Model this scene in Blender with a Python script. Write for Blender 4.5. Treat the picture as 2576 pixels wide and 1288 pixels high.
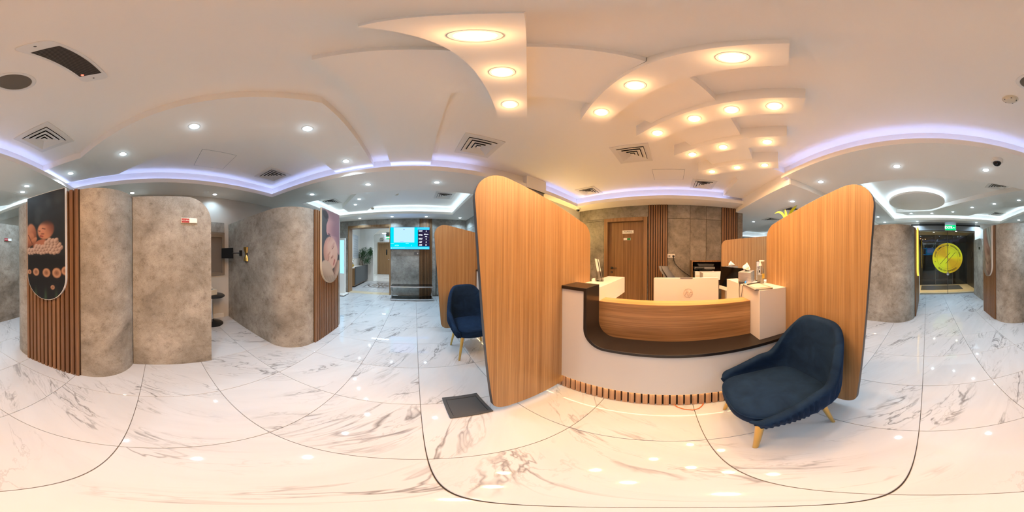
import bpy, bmesh, math, random
from mathutils import Vector, Matrix
R = math.radians
PI = math.pi
random.seed(7)
for o in list(bpy.data.objects):
    bpy.data.objects.remove(o, do_unlink=True)
sc = bpy.context.scene
COL = sc.collection

# ------------------------------------------------------------------ camera, world, exposure
# a 360 degree panorama taken from a tripod; x = room width, y = room length, metres
cam_d = bpy.data.cameras.new('camera')
cam = bpy.data.objects.new('camera', cam_d)
COL.objects.link(cam)
cam_d.type = 'PANO'
try:
    cam_d.panorama_type = 'EQUIRECTANGULAR'
except Exception:
    pass
try:
    cam_d.cycles.panorama_type = 'EQUIRECTANGULAR'
except Exception:
    pass
cam_d.clip_start = 0.01
EYE = 1.366
cam.matrix_world = (Matrix.Translation((0, 0, EYE)) @ Matrix.Rotation(-R(34.15), 4, 'Z') @ Matrix.Rotation(R(-0.38), 4, 'Y')
                    @ Matrix.Rotation(R(-0.10), 4, 'X') @ Matrix.Rotation(PI / 2, 4, 'X'))
sc.camera = cam
wd = bpy.data.worlds.new('world')
sc.world = wd
wd.use_nodes = True
wd.node_tree.nodes['Background'].inputs[0].default_value = (0.02, 0.025, 0.04, 1)
wd.node_tree.nodes['Background'].inputs[1].default_value = 0.2
vs = sc.view_settings
vs.view_transform = 'Standard'
vs.look = 'None'
vs.gamma = 1
vs.exposure = 1.08
vs.use_curve_mapping = False
cy = sc.cycles
cy.max_bounces = 7
cy.diffuse_bounces = 5
cy.glossy_bounces = 3
cy.transmission_bounces = 4
cy.transparent_max_bounces = 8
cy.caustics_reflective = False
cy.caustics_refractive = False
cy.sample_clamp_indirect = 4.0
cy.adaptive_threshold = 0.08
cy.adaptive_min_samples = 20

WARM_W, COOL_W, COVE_E = 4.2, 3.7, 6.0
WARM_C, COOL_C, COVE_C = (1.0, 0.55, 0.25), (0.56, 0.80, 1.0), (0.30, 0.42, 1.0)

# ------------------------------------------------------------------ helpers
def lin(c):
    return tuple(((v / 255) / 12.92 if v / 255 <= 0.04045 else ((v / 255 + 0.055) / 1.055) ** 2.4) for v in c[:3])

class MB:
    """collects polygons of one mesh"""
    def __init__(s):
        s.v, s.f, s.m = [], [], []
    def poly(s, pts, mi=0):
        n = len(s.v)
        s.v += [tuple(p) for p in pts]
        s.f.append(tuple(range(n, n + len(pts))))
        s.m.append(mi)
    def add(s, vs_, fs, mi=0):
        n = len(s.v)
        s.v += [tuple(p) for p in vs_]
        for f in fs:
            s.f.append(tuple(i + n for i in f))
            s.m.append(mi)
        return s
    def box(s, x0, x1, y0, y1, z0, z1, mi=0):
        vs_ = [(x, y, z) for z in (z0, z1) for y in (y0, y1) for x in (x0, x1)]
        return s.add(vs_, [(0, 2, 3, 1), (4, 5, 7, 6), (0, 1, 5, 4), (2, 6, 7, 3), (0, 4, 6, 2), (1, 3, 7, 5)], mi)
    def prism(s, pts, a0, a1, axis='z', mi=0, side=None):
        """extrude a counter-clockwise outline along an axis; outline in the other two axes"""
        def P(p, a):
            return {'z': (p[0], p[1], a), 'y': (p[0], a, p[1]), 'x': (a, p[0], p[1])}[axis]
        n = len(pts)
        vs_ = [P(p, a0) for p in pts] + [P(p, a1) for p in pts]
        lo, hi = tuple(range(n - 1, -1, -1)), tuple(range(n, 2 * n))
        sd = [(i, (i + 1) % n, n + (i + 1) % n, n + i) for i in range(n)]
        if axis == 'y':
            lo, hi = lo[::-1], hi[::-1]
            sd = [q[::-1] for q in sd]
        s.add(vs_, [lo, hi], mi)
        s.add(vs_, sd, mi if side is None else side)
        return s
    def ring(s, outer, inner, a0, a1, axis='z', mi=0):
        def P(p, a):
            return {'z': (p[0], p[1], a), 'y': (p[0], a, p[1]), 'x': (a, p[0], p[1])}[axis]
        n = len(outer)
        vs_ = [P(p, a) for a in (a0, a1) for p in outer] + [P(p, a) for a in (a0, a1) for p in inner]
        fs = []
        for i in range(n):
            j = (i + 1) % n
            fs += [(i, j, n + j, n + i), (2 * n + j, 2 * n + i, 3 * n + i, 3 * n + j), (n + i, n + j, 3 * n + j, 3 * n + i), (j, i, 2 * n + i, 2 * n + j)]
        return s.add(vs_, fs, mi)
    def cyl(s, c, r0, r1, z0, z1, n=24, mi=0):
        vs_ = [(c[0] + r * math.cos(2 * PI * i / n), c[1] + r * math.sin(2 * PI * i / n), z) for r, z in ((r0, z0), (r1, z1)) for i in range(n)]
        s.add(vs_, [tuple(range(n - 1, -1, -1)), tuple(range(n, 2 * n))] + [(i, (i + 1) % n, n + (i + 1) % n, n + i) for i in range(n)], mi)
        return s
    def lathe(s, prof, c=(0, 0, 0), n=28, mi=0, M=None):
        vs_ = []
        for r, z in prof:
            for i in range(n):
                p = Vector((r * math.cos(2 * PI * i / n), r * math.sin(2 * PI * i / n), z))
                if M:
                    p = M @ p
                vs_.append((p[0] + c[0], p[1] + c[1], p[2] + c[2]))
        fs = []
        for k in range(len(prof) - 1):
            for i in range(n):
                j = (i + 1) % n
                fs.append((k * n + i, k * n + j, (k + 1) * n + j, (k + 1) * n + i))
        s.add(vs_, fs, mi)
        s.add(vs_, [tuple(range(n - 1, -1, -1)), tuple(range((len(prof) - 1) * n, len(prof) * n))], mi)
        return s
    def tube(s, pts, r, n=8, mi=0, r1=None):
        pts = [Vector(p) for p in pts]
        vs_, up = [], Vector((0.123, 0.456, 0.88)).normalized()
        for i, p in enumerate(pts):
            t = (pts[min(i + 1, len(pts) - 1)] - pts[max(i - 1, 0)]).normalized()
            a = t.cross(up)
            if a.length < 0.05:
                a = t.cross(Vector((1, 0, 0)))
            a.normalize()
            b = t.cross(a)
            rr = r if r1 is None else r + (r1 - r) * i / (len(pts) - 1)
            vs_ += [p + rr * (a * math.cos(2 * PI * k / n) + b * math.sin(2 * PI * k / n)) for k in range(n)]
        m = len(pts)
        fs = [(i * n + k, (i + 1) * n + k, (i + 1) * n + (k + 1) % n, i * n + (k + 1) % n) for i in range(m - 1) for k in range(n)]
        fs += [tuple(range(n)), tuple(range(m * n - 1, (m - 1) * n - 1, -1))]
        return s.add(vs_, fs, mi)
    def mesh(s, name):
        me = bpy.data.meshes.new(name)
        me.from_pydata(s.v, [], s.f)
        if any(s.m):
            me.polygons.foreach_set('material_index', s.m)
        bm = bmesh.new()
        bm.from_mesh(me)
        bmesh.ops.remove_doubles(bm, verts=bm.verts, dist=1e-5)
        bmesh.ops.recalc_face_normals(bm, faces=bm.faces)
        bm.to_mesh(me)
        bm.free()
        return me

def obj(name, mb, mat, parent=None, smooth=False, bevel=0, loc=(0, 0, 0), rot=None, seg=2):
    me = mb if isinstance(mb, bpy.types.Mesh) else mb.mesh(name)
    if not len(me.materials):
        for m in (mat if isinstance(mat, (list, tuple)) else [mat]):
            me.materials.append(m)
    if smooth:
        me.polygons.foreach_set('use_smooth', [True] * len(me.polygons))
        try:
            me.set_sharp_from_angle(angle=R(40))
        except Exception:
            pass
    o = bpy.data.objects.new(name, me)
    COL.objects.link(o)
    o.location = loc
    if rot:
        o.rotation_euler = rot
    if parent:
        o.parent = parent
    if bevel:
        b = o.modifiers.new('bevel', 'BEVEL')
        b.width = bevel
        b.segments = seg
        b.limit_method = 'ANGLE'
        b.angle_limit = R(35)
        b.harden_normals = False
    return o

def tag(o, label=None, cat=None, group=None, kind=None):
    if label:
        o['label'] = label
    if cat:
        o['category'] = cat
    if group:
        o['group'] = group
    if kind:
        o['kind'] = kind
    return o

def thing(name, label, cat, loc=(0, 0, 0), rz=0, group=None, rot=None):
    o = bpy.data.objects.new(name, None)
    o.empty_display_size = 0.1
    COL.objects.link(o)
    o.location = loc
    o.rotation_euler = rot if rot else (0, 0, rz)
    return tag(o, label, cat, group)

def struct(name, parent=None):
    o = bpy.data.objects.new(name, None)
    COL.objects.link(o)
    return tag(o, kind='structure')

def copy_tree(o, parent=None):
    c = o.copy()
    COL.objects.link(c)
    if parent:
        c.parent = parent
    for ch in list(o.children):
        copy_tree(ch, c)
    return c

def arc(cx_, cy_, r, a0, a1, n=10, ry=None):
    return [(cx_ + r * math.cos(R(a0 + (a1 - a0) * i / n)), cy_ + (ry or r) * math.sin(R(a0 + (a1 - a0) * i / n))) for i in range(n + 1)]

def circle(cx_, cy_, r, n=32):
    return [(cx_ + r * math.cos(2 * PI * i / n), cy_ + r * math.sin(2 * PI * i / n)) for i in range(n)]

def rounded(pts, rs, n=8):
    """round the corners of a polygon"""
    out, m = [], len(pts)
    for i in range(m):
        p, r = Vector(pts[i]), rs[i]
        if r <= 0:
            out.append(tuple(p))
            continue
        a, b = (Vector(pts[i - 1]) - p).normalized(), (Vector(pts[(i + 1) % m]) - p).normalized()
        th = a.angle(b)
        d = r / math.tan(th / 2)
        c = p + (a + b).normalized() * (r / math.sin(th / 2))
        s0, s1 = p + a * d - c, p + b * d - c
        a0, a1 = math.atan2(s0.y, s0.x), math.atan2(s1.y, s1.x)
        da = (a1 - a0 + PI) % (2 * PI) - PI
        out += [(c.x + r * math.cos(a0 + da * k / n), c.y + r * math.sin(a0 + da * k / n)) for k in range(n + 1)]
    return out

def text_mesh(body, size, align='CENTER', bold=0.0, shear=0.0, extrude=0.0005):
    cu = bpy.data.curves.new('lettering', 'FONT')
    cu.body, cu.size, cu.align_x, cu.align_y = body, size, align, 'CENTER'
    cu.offset, cu.shear, cu.extrude, cu.resolution_u = bold, shear, extrude, 3
    o = bpy.data.objects.new('lettering', cu)
    COL.objects.link(o)
    bpy.context.view_layer.update()
    me = bpy.data.meshes.new_from_object(o.evaluated_get(bpy.context.evaluated_depsgraph_get()))
    bpy.data.objects.remove(o, do_unlink=True)
    me.materials.clear()
    return me

def put_text(body, size, mat, parent, M, **kw):
    me = text_mesh(body, size, **kw)
    me.transform(M)
    return obj('lettering', me, mat, parent)

def facing(loc, normal, roll=0):
    """matrix whose local +z looks along normal (horizontal), local y is up"""
    n = Vector(normal).normalized()
    x = Vector((0, 0, 1)).cross(n).normalized()
    y = n.cross(x)
    m = Matrix((x, y, n)).transposed().to_4x4()
    return Matrix.Translation(loc) @ m @ Matrix.Rotation(roll, 4, 'Z')

# ------------------------------------------------------------------ materials
def new_mat(name):
    m = bpy.data.materials.new(name)
    m.use_nodes = True
    nt = m.node_tree
    return m, nt, nt.nodes['Principled BSDF']

def plain(name, rgb, rough=0.5, metal=0.0, **kw):
    m, nt, b = new_mat(name)
    b.inputs['Base Color'].default_value = (*lin(rgb), 1)
    b.inputs['Roughness'].default_value = rough
    b.inputs['Metallic'].default_value = metal
    for k, v in kw.items():
        b.inputs[k.replace('_', ' ')].default_value = v
    # very faint surface grain
    n = nt.nodes.new('ShaderNodeTexNoise')
    n.inputs['Scale'].default_value = 90
    bp = nt.nodes.new('ShaderNodeBump')
    bp.inputs['Strength'].default_value = 0.015
    nt.links.new(n.outputs[0], bp.inputs['Height'])
    nt.links.new(bp.outputs[0], b.inputs['Normal'])
    return m

def emit(name, rgb, strength, linear=False):
    m, nt, b = new_mat(name)
    nt.nodes.remove(b)
    e = nt.nodes.new('ShaderNodeEmission')
    e.inputs[0].default_value = (*(rgb if linear else lin(rgb)), 1)
    e.inputs[1].default_value = strength
    nt.links.new(e.outputs[0], nt.nodes['Material Output'].inputs[0])
    return m

def N(nt, typ, **kw):
    n = nt.nodes.new(typ)
    for k, v in kw.items():
        if hasattr(n, k):
            setattr(n, k, v)
        else:
            n.inputs[k].default_value = v
    return n

def ramp(nt, src, stops):
    r = nt.nodes.new('ShaderNodeValToRGB')
    e = r.color_ramp.elements
    e[0].position, e[0].color = stops[0][0], (*lin(stops[0][1]), 1)
    e[1].position, e[1].color = stops[-1][0], (*lin(stops[-1][1]), 1)
    for p, c in stops[1:-1]:
        x = e.new(p)
        x.color = (*lin(c), 1)
    nt.links.new(src, r.inputs[0])
    return r.outputs[0]

def mapping(nt, scale=(1, 1, 1), rot=(0, 0, 0), src='Object', rnd=0.0):
    tc = nt.nodes.new('ShaderNodeTexCoord')
    mp = nt.nodes.new('ShaderNodeMapping')
    mp.inputs['Scale'].default_value = scale
    mp.inputs['Rotation'].default_value = rot
    out = tc.outputs[src]
    if rnd:
        oi = nt.nodes.new('ShaderNodeObjectInfo')
        cx_ = nt.nodes.new('ShaderNodeVectorMath')
        cx_.operation = 'MULTIPLY_ADD'
        co = nt.nodes.new('ShaderNodeCombineXYZ')
        for i in range(3):
            nt.links.new(oi.outputs['Random'], co.inputs[i])
        nt.links.new(co.outputs[0], cx_.inputs[0])
        cx_.inputs[1].default_value = (rnd, rnd * 1.7, rnd * 0.6)
        nt.links.new(out, cx_.inputs[2])
        out = cx_.outputs[0]
    nt.links.new(out, mp.inputs['Vector'])
    return mp.outputs[0]

def mixc(nt, fac, a, b, mode='MIX'):
    m = nt.nodes.new('ShaderNodeMix')
    m.data_type = 'RGBA'
    m.blend_type = mode
    for s_, i in ((fac, 0), (a, 6), (b, 7)):
        if isinstance(s_, (int, float)):
            m.inputs[i].default_value = s_
        elif isinstance(s_, tuple):
            m.inputs[i].default_value = (*s_, 1)
        else:
            nt.links.new(s_, m.inputs[i])
    return m.outputs[2]

def wood(name, dark, mid, light, axis='z', rough=0.38, fine=95):
    m, nt, b = new_mat(name)
    st = {'z': (fine, fine, 0.7), 'y': (fine, 1.0, fine), 'x': (1.0, fine, fine)}[axis]
    v = mapping(nt, st, rnd=11.0)
    n1 = N(nt, 'ShaderNodeTexNoise', Scale=0.32, Detail=5.0, Roughness=0.62, Distortion=0.08)
    n2 = N(nt, 'ShaderNodeTexNoise', Scale=2.6, Detail=3.0, Roughness=0.6)
    for n in (n1, n2):
        nt.links.new(v, n.inputs['Vector'])
    c1 = ramp(nt, n1.outputs[0], [(0.3, dark), (0.5, mid), (0.72, light)])
    c2 = ramp(nt, n2.outputs[0], [(0.3, (150, 150, 150)), (0.65, (255, 255, 255))])
    nt.links.new(mixc(nt, 0.55, c1, c2, 'MULTIPLY'), b.inputs['Base Color'])
    b.inputs['Roughness'].default_value = rough
    bp = N(nt, 'ShaderNodeBump', Strength=0.05, Distance=0.002)
    nt.links.new(n2.outputs[0], bp.inputs['Height'])
    nt.links.new(bp.outputs[0], b.inputs['Normal'])
    return m

def cement(name, dark, mid, light, rough=0.62):
    m, nt, b = new_mat(name)
    v = mapping(nt, (1, 1, 1), src='Object', rnd=5.0)
    n1 = N(nt, 'ShaderNodeTexNoise', Scale=2.3, Detail=8.0, Roughness=0.66, Distortion=0.35)
    n2 = N(nt, 'ShaderNodeTexNoise', Scale=11.0, Detail=9.0, Roughness=0.80)
    n3 = N(nt, 'ShaderNodeTexNoise', Scale=120.0, Detail=2.0, Roughness=0.6)
    for n in (n1, n2, n3):
        nt.links.new(v, n.inputs['Vector'])
    c1 = ramp(nt, n1.outputs[0], [(0.32, dark), (0.48, mid), (0.68, light)])
    c2 = ramp(nt, n2.outputs[0], [(0.34, (150, 140, 128)), (0.46, (232, 229, 224)), (0.6, (255, 255, 255))])
    c3 = ramp(nt, n3.outputs[0], [(0.3, (200, 198, 195)), (0.5, (255, 255, 255))])
    c = mixc(nt, 0.62, c1, c2, 'MULTIPLY')
    nt.links.new(mixc(nt, 0.6, c, c3, 'MULTIPLY'), b.inputs['Base Color'])
    b.inputs['Roughness'].default_value = rough
    bp = N(nt, 'ShaderNodeBump', Strength=0.06, Distance=0.003)
    nt.links.new(n2.outputs[0], bp.inputs['Height'])
    nt.links.new(bp.outputs[0], b.inputs['Normal'])
    return m

def marble(name, base, vein, rough=0.03, amount=1.0):
    m, nt, b = new_mat(name)
    v0 = mapping(nt, (1, 1, 1), (0, 0, -R(57)), rnd=37.0)
    mp2 = nt.nodes.new('ShaderNodeMapping')
    mp2.inputs['Scale'].default_value = (1.0, 4.2, 1.0)
    nt.links.new(v0, mp2.inputs['Vector'])
    v = mp2.outputs[0]
    n1 = N(nt, 'ShaderNodeTexNoise', Scale=1.05, Detail=4.0, Roughness=0.58, Distortion=0.8)
    n2 = N(nt, 'ShaderNodeTexNoise', Scale=0.9, Detail=3.0, Roughness=0.5)
    n3 = N(nt, 'ShaderNodeTexNoise', Scale=2.2, Detail=5.0, Roughness=0.62, Distortion=0.8)
    for n in (n1, n2, n3):
        nt.links.new(v, n.inputs['Vector'])
    def band(src, w):
        s1 = N(nt, 'ShaderNodeMath', operation='SUBTRACT')
        nt.links.new(src, s1.inputs[0])
        s1.inputs[1].default_value = 0.5
        s2 = N(nt, 'ShaderNodeMath', operation='ABSOLUTE')
        nt.links.new(s1.outputs[0], s2.inputs[0])
        s3 = N(nt, 'ShaderNodeMapRange', clamp=True)
        s3.inputs[1].default_value, s3.inputs[2].default_value = 0.0, w
        s3.inputs[3].default_value, s3.inputs[4].default_value = 1.0, 0.0
        nt.links.new(s2.outputs[0], s3.inputs[0])
        return s3.outputs[0]
    def mul(a, c):
        q = N(nt, 'ShaderNodeMath', operation='MULTIPLY')
        for i, s_ in enumerate((a, c)):
            if isinstance(s_, float):
                q.inputs[i].default_value = s_
            else:
                nt.links.new(s_, q.inputs[i])
        return q.outputs[0]
    msk = N(nt, 'ShaderNodeMapRange', clamp=True)
    msk.inputs[1].default_value, msk.inputs[2].default_value = 0.485, 0.62
    nt.links.new(n2.outputs[0], msk.inputs[0])
    f1 = mul(mul(band(n1.outputs[0], 0.021), msk.outputs[0]), 0.72 * amount)
    f2 = mul(mul(band(n3.outputs[0], 0.022), msk.outputs[0]), 0.30 * amount)
    c0 = ramp(nt, n1.outputs[0], [(0.3, tuple(int(k * 0.965) for k in base)), (0.6, base)])
    c1 = mixc(nt, f2, c0, lin(vein))
    nt.links.new(mixc(nt, f1, c1, lin(vein)), b.inputs['Base Color'])
    b.inputs['Roughness'].default_value = rough
    b.inputs['Specular IOR Level'].default_value = 0.5
    return m

def metal_brushed(name, rgb, rough=0.3):
    m, nt, b = new_mat(name)
    v = mapping(nt, (3, 3, 120))
    n = N(nt, 'ShaderNodeTexNoise', Scale=4.0, Detail=3.0)
    nt.links.new(v, n.inputs['Vector'])
    c = ramp(nt, n.outputs[0], [(0.3, tuple(int(k * 0.86) for k in rgb)), (0.7, rgb)])
    nt.links.new(c, b.inputs['Base Color'])
    b.inputs['Metallic'].default_value = 1
    b.inputs['Roughness'].default_value = rough
    return m

def thin_glass(name, tint=(235, 242, 240), refl=1.0):
    m, nt, b = new_mat(name)
    nt.nodes.remove(b)
    t = nt.nodes.new('ShaderNodeBsdfTransparent')
    t.inputs[0].default_value = (*lin(tint), 1)
    g = nt.nodes.new('ShaderNodeBsdfGlossy')
    g.inputs['Roughness'].default_value = 0.01
    f = nt.nodes.new('ShaderNodeFresnel')
    f.inputs[0].default_value = 1.5
    mu = N(nt, 'ShaderNodeMath', operation='MULTIPLY')
    nt.links.new(f.outputs[0], mu.inputs[0])
    mu.inputs[1].default_value = refl
    mx = nt.nodes.new('ShaderNodeMixShader')
    nt.links.new(mu.outputs[0], mx.inputs[0])
    nt.links.new(t.outputs[0], mx.inputs[1])
    nt.links.new(g.outputs[0], mx.inputs[2])
    nt.links.new(mx.outputs[0], nt.nodes['Material Output'].inputs[0])
    return m

def vcol(name, rough=0.45):
    m, nt, b = new_mat(name)
    a = nt.nodes.new('ShaderNodeVertexColor')
    a.layer_name = 'print'
    nt.links.new(a.outputs[0], b.inputs['Base Color'])
    b.inputs['Roughness'].default_value = rough
    return m

def velvet(name, rgb, rgb2):
    m, nt, b = new_mat(name)
    v = mapping(nt, (1, 1, 1))
    n = N(nt, 'ShaderNodeTexNoise', Scale=7.0, Detail=5.0, Roughness=0.6, Distortion=0.8)
    nt.links.new(v, n.inputs['Vector'])
    nt.links.new(ramp(nt, n.outputs[0], [(0.35, rgb), (0.7, rgb2)]), b.inputs['Base Color'])
    b.inputs['Roughness'].default_value = 0.85
    b.inputs['Sheen Weight'].default_value = 0.06
    b.inputs['Specular IOR Level'].default_value = 0.12
    b.inputs['Sheen Roughness'].default_value = 0.4
    b.inputs['Sheen Tint'].default_value = (*lin((120, 160, 220)), 1)
    n2 = N(nt, 'ShaderNodeTexNoise', Scale=420.0, Detail=1.0)
    bp = N(nt, 'ShaderNodeBump', Strength=0.08, Distance=0.001)
    nt.links.new(n2.outputs[0], bp.inputs['Height'])
    nt.links.new(bp.outputs[0], b.inputs['Normal'])
    return m

M_ceil = plain('ceiling_paint', (250, 244, 234), 0.7)
M_wallp = plain('wall_paint', (208, 204, 196), 0.7)
M_white_wall = plain('white_wall_paint', (228, 226, 220), 0.65)
M_tile = marble('marble_tile', (198, 198, 199), (88, 85, 84))
M_slab = marble('marble_slab', (238, 238, 236), (120, 116, 112), 0.1)
M_lobbyfl = marble('beige_marble', (216, 200, 170), (170, 150, 120), 0.1, 0.6)
M_grout = plain('grout', (118, 108, 98), 0.8)
M_cement = cement('cement_plaster', (126, 119, 109), (158, 151, 140), (186, 179, 168))
M_cement_e = cement('office_cement_board', (106, 100, 91), (134, 127, 117), (160, 153, 143))
M_cement_grey = cement('grey_cement_board', (126, 124, 120), (160, 158, 152), (188, 186, 180))
M_oak = wood('honey_veneer', (152, 113, 70), (169, 132, 89), (184, 149, 104))
M_edge = plain('dark_edging', (78, 66, 58), 0.5)
M_oak_h = wood('desk_veneer', (138, 98, 60), (178, 132, 86), (206, 160, 110), 'y', fine=36)
M_oak_top = wood('desk_board_top', (176, 126, 76), (198, 148, 94), (214, 164, 108), 'y')
M_door = wood('door_veneer', (122, 88, 54), (148, 110, 70), (168, 128, 86))
M_frame = wood('door_frame_veneer', (130, 97, 63), (157, 119, 80), (177, 138, 97))
M_slat = wood('walnut_slat', (108, 76, 48), (138, 100, 66), (160, 119, 81))
M_slatback = plain('slat_backing', (52, 34, 22), 0.7)
M_plinth = wood('plinth_slat_veneer', (196, 146, 108), (212, 162, 122), (222, 174, 134))
M_black = plain('black_laminate', (34, 30, 28), 0.28)
M_white = plain('white_laminate', (222, 217, 210), 0.35)
M_velvet = velvet('navy_velvet', (14, 33, 58), (24, 47, 76))
M_gold = plain('brushed_gold', (214, 178, 104), 0.28, 1.0)
M_chrome = plain('chrome', (215, 215, 215), 0.12, 1.0)
M_steel = metal_brushed('brushed_steel', (228, 224, 216), 0.42)
M_blackglass = plain('black_glass', (10, 10, 12), 0.05)
M_blackplastic = plain('black_plastic', (22, 22, 23), 0.42)
M_greyplastic = plain('grey_plastic', (120, 122, 124), 0.5)
M_darkgrey = plain('dark_grey_rubber', (62, 62, 62), 0.55)
M_whiteplastic = plain('white_plastic', (236, 234, 228), 0.4)
M_cream = plain('cream_plastic', (222, 212, 190), 0.45)
M_vent = plain('vent_aluminium', (232, 226, 216), 0.5)
M_dark = plain('dark_void', (14, 13, 12), 0.9)
M_mesh = plain('speaker_mesh', (112, 104, 92), 0.75)
M_grille = plain('dark_grille', (92, 84, 76), 0.6)
M_paper = plain('paper', (240, 238, 232), 0.8)
M_brochure = plain('dark_brochure', (58, 58, 62), 0.45)
M_red = plain('red_tab', (165, 24, 38), 0.45)
M_green = plain('green_tab', (36, 130, 62), 0.45)
M_ink = plain('dark_ink', (46, 44, 42), 0.6)
M_blind = plain('taupe_blind', (116, 104, 92), 0.8)
M_blindframe = plain('taupe_window_frame', (132, 118, 102), 0.5)
M_glass = thin_glass('door_glass')
M_acrylic = thin_glass('clear_acrylic', (245, 245, 242), 0.8)
M_nightglass = plain('night_glazing', (16, 17, 20), 0.04)
M_lobbywall = wood('dark_lobby_panel', (40, 34, 30), (52, 44, 38), (62, 54, 46))
M_matt = plain('entrance_mat', (48, 46, 45), 0.95)
M_leaf = plain('green_leaf', (44, 84, 44), 0.5)
M_bamboo = plain('lime_leaf', (176, 190, 40), 0.45)
M_bark = plain('bark', (92, 72, 52), 0.8)
M_pot = plain('grey_pot', (120, 118, 114), 0.5)
M_flower = plain('white_petal', (240, 238, 238), 0.6)
M_yellowpaint = plain('gold_decal', (206, 184, 34), 0.35)
M_orange = plain('orange_cord', (214, 108, 52), 0.5)
M_gel = plain('sanitizer_gel', (232, 232, 222), 0.15)
M_print = vcol('poster_print')
E_warm = emit('warm_lens', (1.0, 0.86, 0.66), 9, True)
E_cool = emit('cool_lens', (0.90, 0.96, 1.0), 9, True)
E_cove = emit('cove_led', COVE_C, COVE_E, True)
E_cove2 = emit('cove_led_pale', (0.50, 0.72, 1.0), COVE_E * 1.3, True)
E_plinth = emit('plinth_led', (1.0, 0.74, 0.36), 10.0, True)
E_exit = emit('exit_green', (0, 170, 96), 1.0)
E_white = emit('lit_white', (235, 250, 240), 1.2)
E_amber = emit('amber_edge_light', (1.0, 0.60, 0.06), 1.3, True)

# ------------------------------------------------------------------ the setting: floor
floor = struct('floor')
fl = MB().box(-3.3, 9.0, -5.75, 12.0, -0.09, -0.012)
obj('screed', fl, M_grout, floor)
TS = 0.6
g = 0.0016
tm = MB()
h = TS / 2 - g
b_ = 0.0016
tm.add([(sx * (h - b_), sy * (h - b_), 0) for sx, sy in ((-1, -1), (1, -1), (1, 1), (-1, 1))] + [(sx * h, sy * h, -b_) for sx, sy in ((-1, -1), (1, -1), (1, 1), (-1, 1))]
       + [(sx * h, sy * h, -0.013) for sx, sy in ((-1, -1), (1, -1), (1, 1), (-1, 1))],
       [(0, 1, 2, 3)] + [(4 + i, 4 + (i + 1) % 4, (i + 1) % 4, i) for i in range(4)] + [(8 + i, 8 + (i + 1) % 4, 4 + (i + 1) % 4, 4 + i) for i in range(4)])
tile_me = tm.mesh('tile')
tile_me.materials.append(M_tile)
GX, GY = 0.042, -0.15
nt_ = 0
for i in range(-6, 7):
    for j in range(-10, 15):
        x, y = GX + (i + 0.5) * TS, GY + (j + 0.5) * TS
        ok = (-3.5 < x < 1.3 and -5.9 < y < 5.5) or (-3.0 < x < -0.6 and 5.5 <= y < 8.5) or (1.3 <= x < 2.6 and -3.4 < y < -0.7)
        if ok:
            o = obj('tile', tile_me, None, floor, loc=(x, y, 0))
            if (i + j) % 2:
                o.rotation_euler = (0, 0, PI)
            nt_ += 1
obj('floor_slab', MB().box(1.242, 9.0, -5.75, -3.45, -0.013, -0.001).box(2.442, 9.0, -3.45, 2.35, -0.013, -0.001).box(1.242, 2.442, -0.75, 2.35, -0.013, -0.001)
    .box(-3.0, -0.6, 8.25, 11.6, -0.013, -0.001), M_slab, floor)

# inlaid medallion in the corridor floor
med = thing('floor_medallion', 'round black and beige stone medallion inlaid in the corridor floor', 'floor inlay', (-1.52, 7.1, 0))
obj('outer_ring', MB().ring(circle(0, 0, 0.56, 40), circle(0, 0, 0.50, 40), -0.006, 0.0015), M_black, med)
obj('inner_ring', MB().ring(circle(0, 0, 0.20, 32), circle(0, 0, 0.16, 32), -0.006, 0.0015), M_black, med)
ray = MB()
ray.prism([(0.19, 0), (0.34, 0.05), (0.49, 0), (0.34, -0.05)], -0.006, 0.0015)
ray_me = ray.mesh('ray')
ray_me.materials.append(M_bark)
for k in range(12):
    obj('ray', ray_me, None, med, rot=(0, 0, k * PI / 6))
obj('hub', MB().cyl((0, 0), 0.09, 0.09, -0.006, 0.0015), M_black, med)
fr = MB()
for a in range(4):
    c, s = math.cos(a * PI / 2), math.sin(a * PI / 2)
    p = [(-0.62, 0.60), (0.62, 0.60), (0.62, 0.63), (-0.62, 0.63)]
    fr.prism([(x * c - y * s, x * s + y * c) for x, y in p], -0.006, 0.0012)
obj('border_line', fr, M_black, med)

# ------------------------------------------------------------------ walls
def wall_piece(parent, name, x0, x1, y0, y1, z0, z1, mat):
    return obj(name, MB().box(x0, x1, y0, y1, z0, z1), mat, parent)

WH = 2.92
ww = struct('wall_west')
wall_piece(ww, 'wall_face', -3.3, -3.17, -5.9, 5.6, 0, WH, M_wallp)
wall_piece(ww, 'panel', -3.175, -3.158, -0.28, 1.34, 1.84, 2.05, M_cement_grey)
bb = obj('baseboard_west', MB().box(-3.17, -3.155, -0.2, 1.33, 0, 0.1), M_white_wall, bevel=0.003)
tag(bb, kind='structure')
win = struct('window_1')
wx = -3.155
obj('window_frame', MB().ring([(0.32, 0.95), (1.335, 0.95), (1.335, 1.83), (0.32, 1.83)], [(0.36, 0.99), (1.28, 0.99), (1.28, 1.79), (0.36, 1.79)], -3.17, -3.125, 'x'), M_blindframe, win)
obj('blind_cloth', MB().box(-3.165, -3.15, 0.36, 1.28, 0.99, 1.79), M_blind, win)
obj('blind_rail', MB().box(-3.152, -3.135, 0.37, 1.27, 0.992, 1.012), M_blindframe, win)  # brown ring along the rim of the inner disc
obj('blind_box', MB().box(-3.155, -3.13, 0.36, 1.28, 1.735, 1.79), M_blindframe, win)

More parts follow.
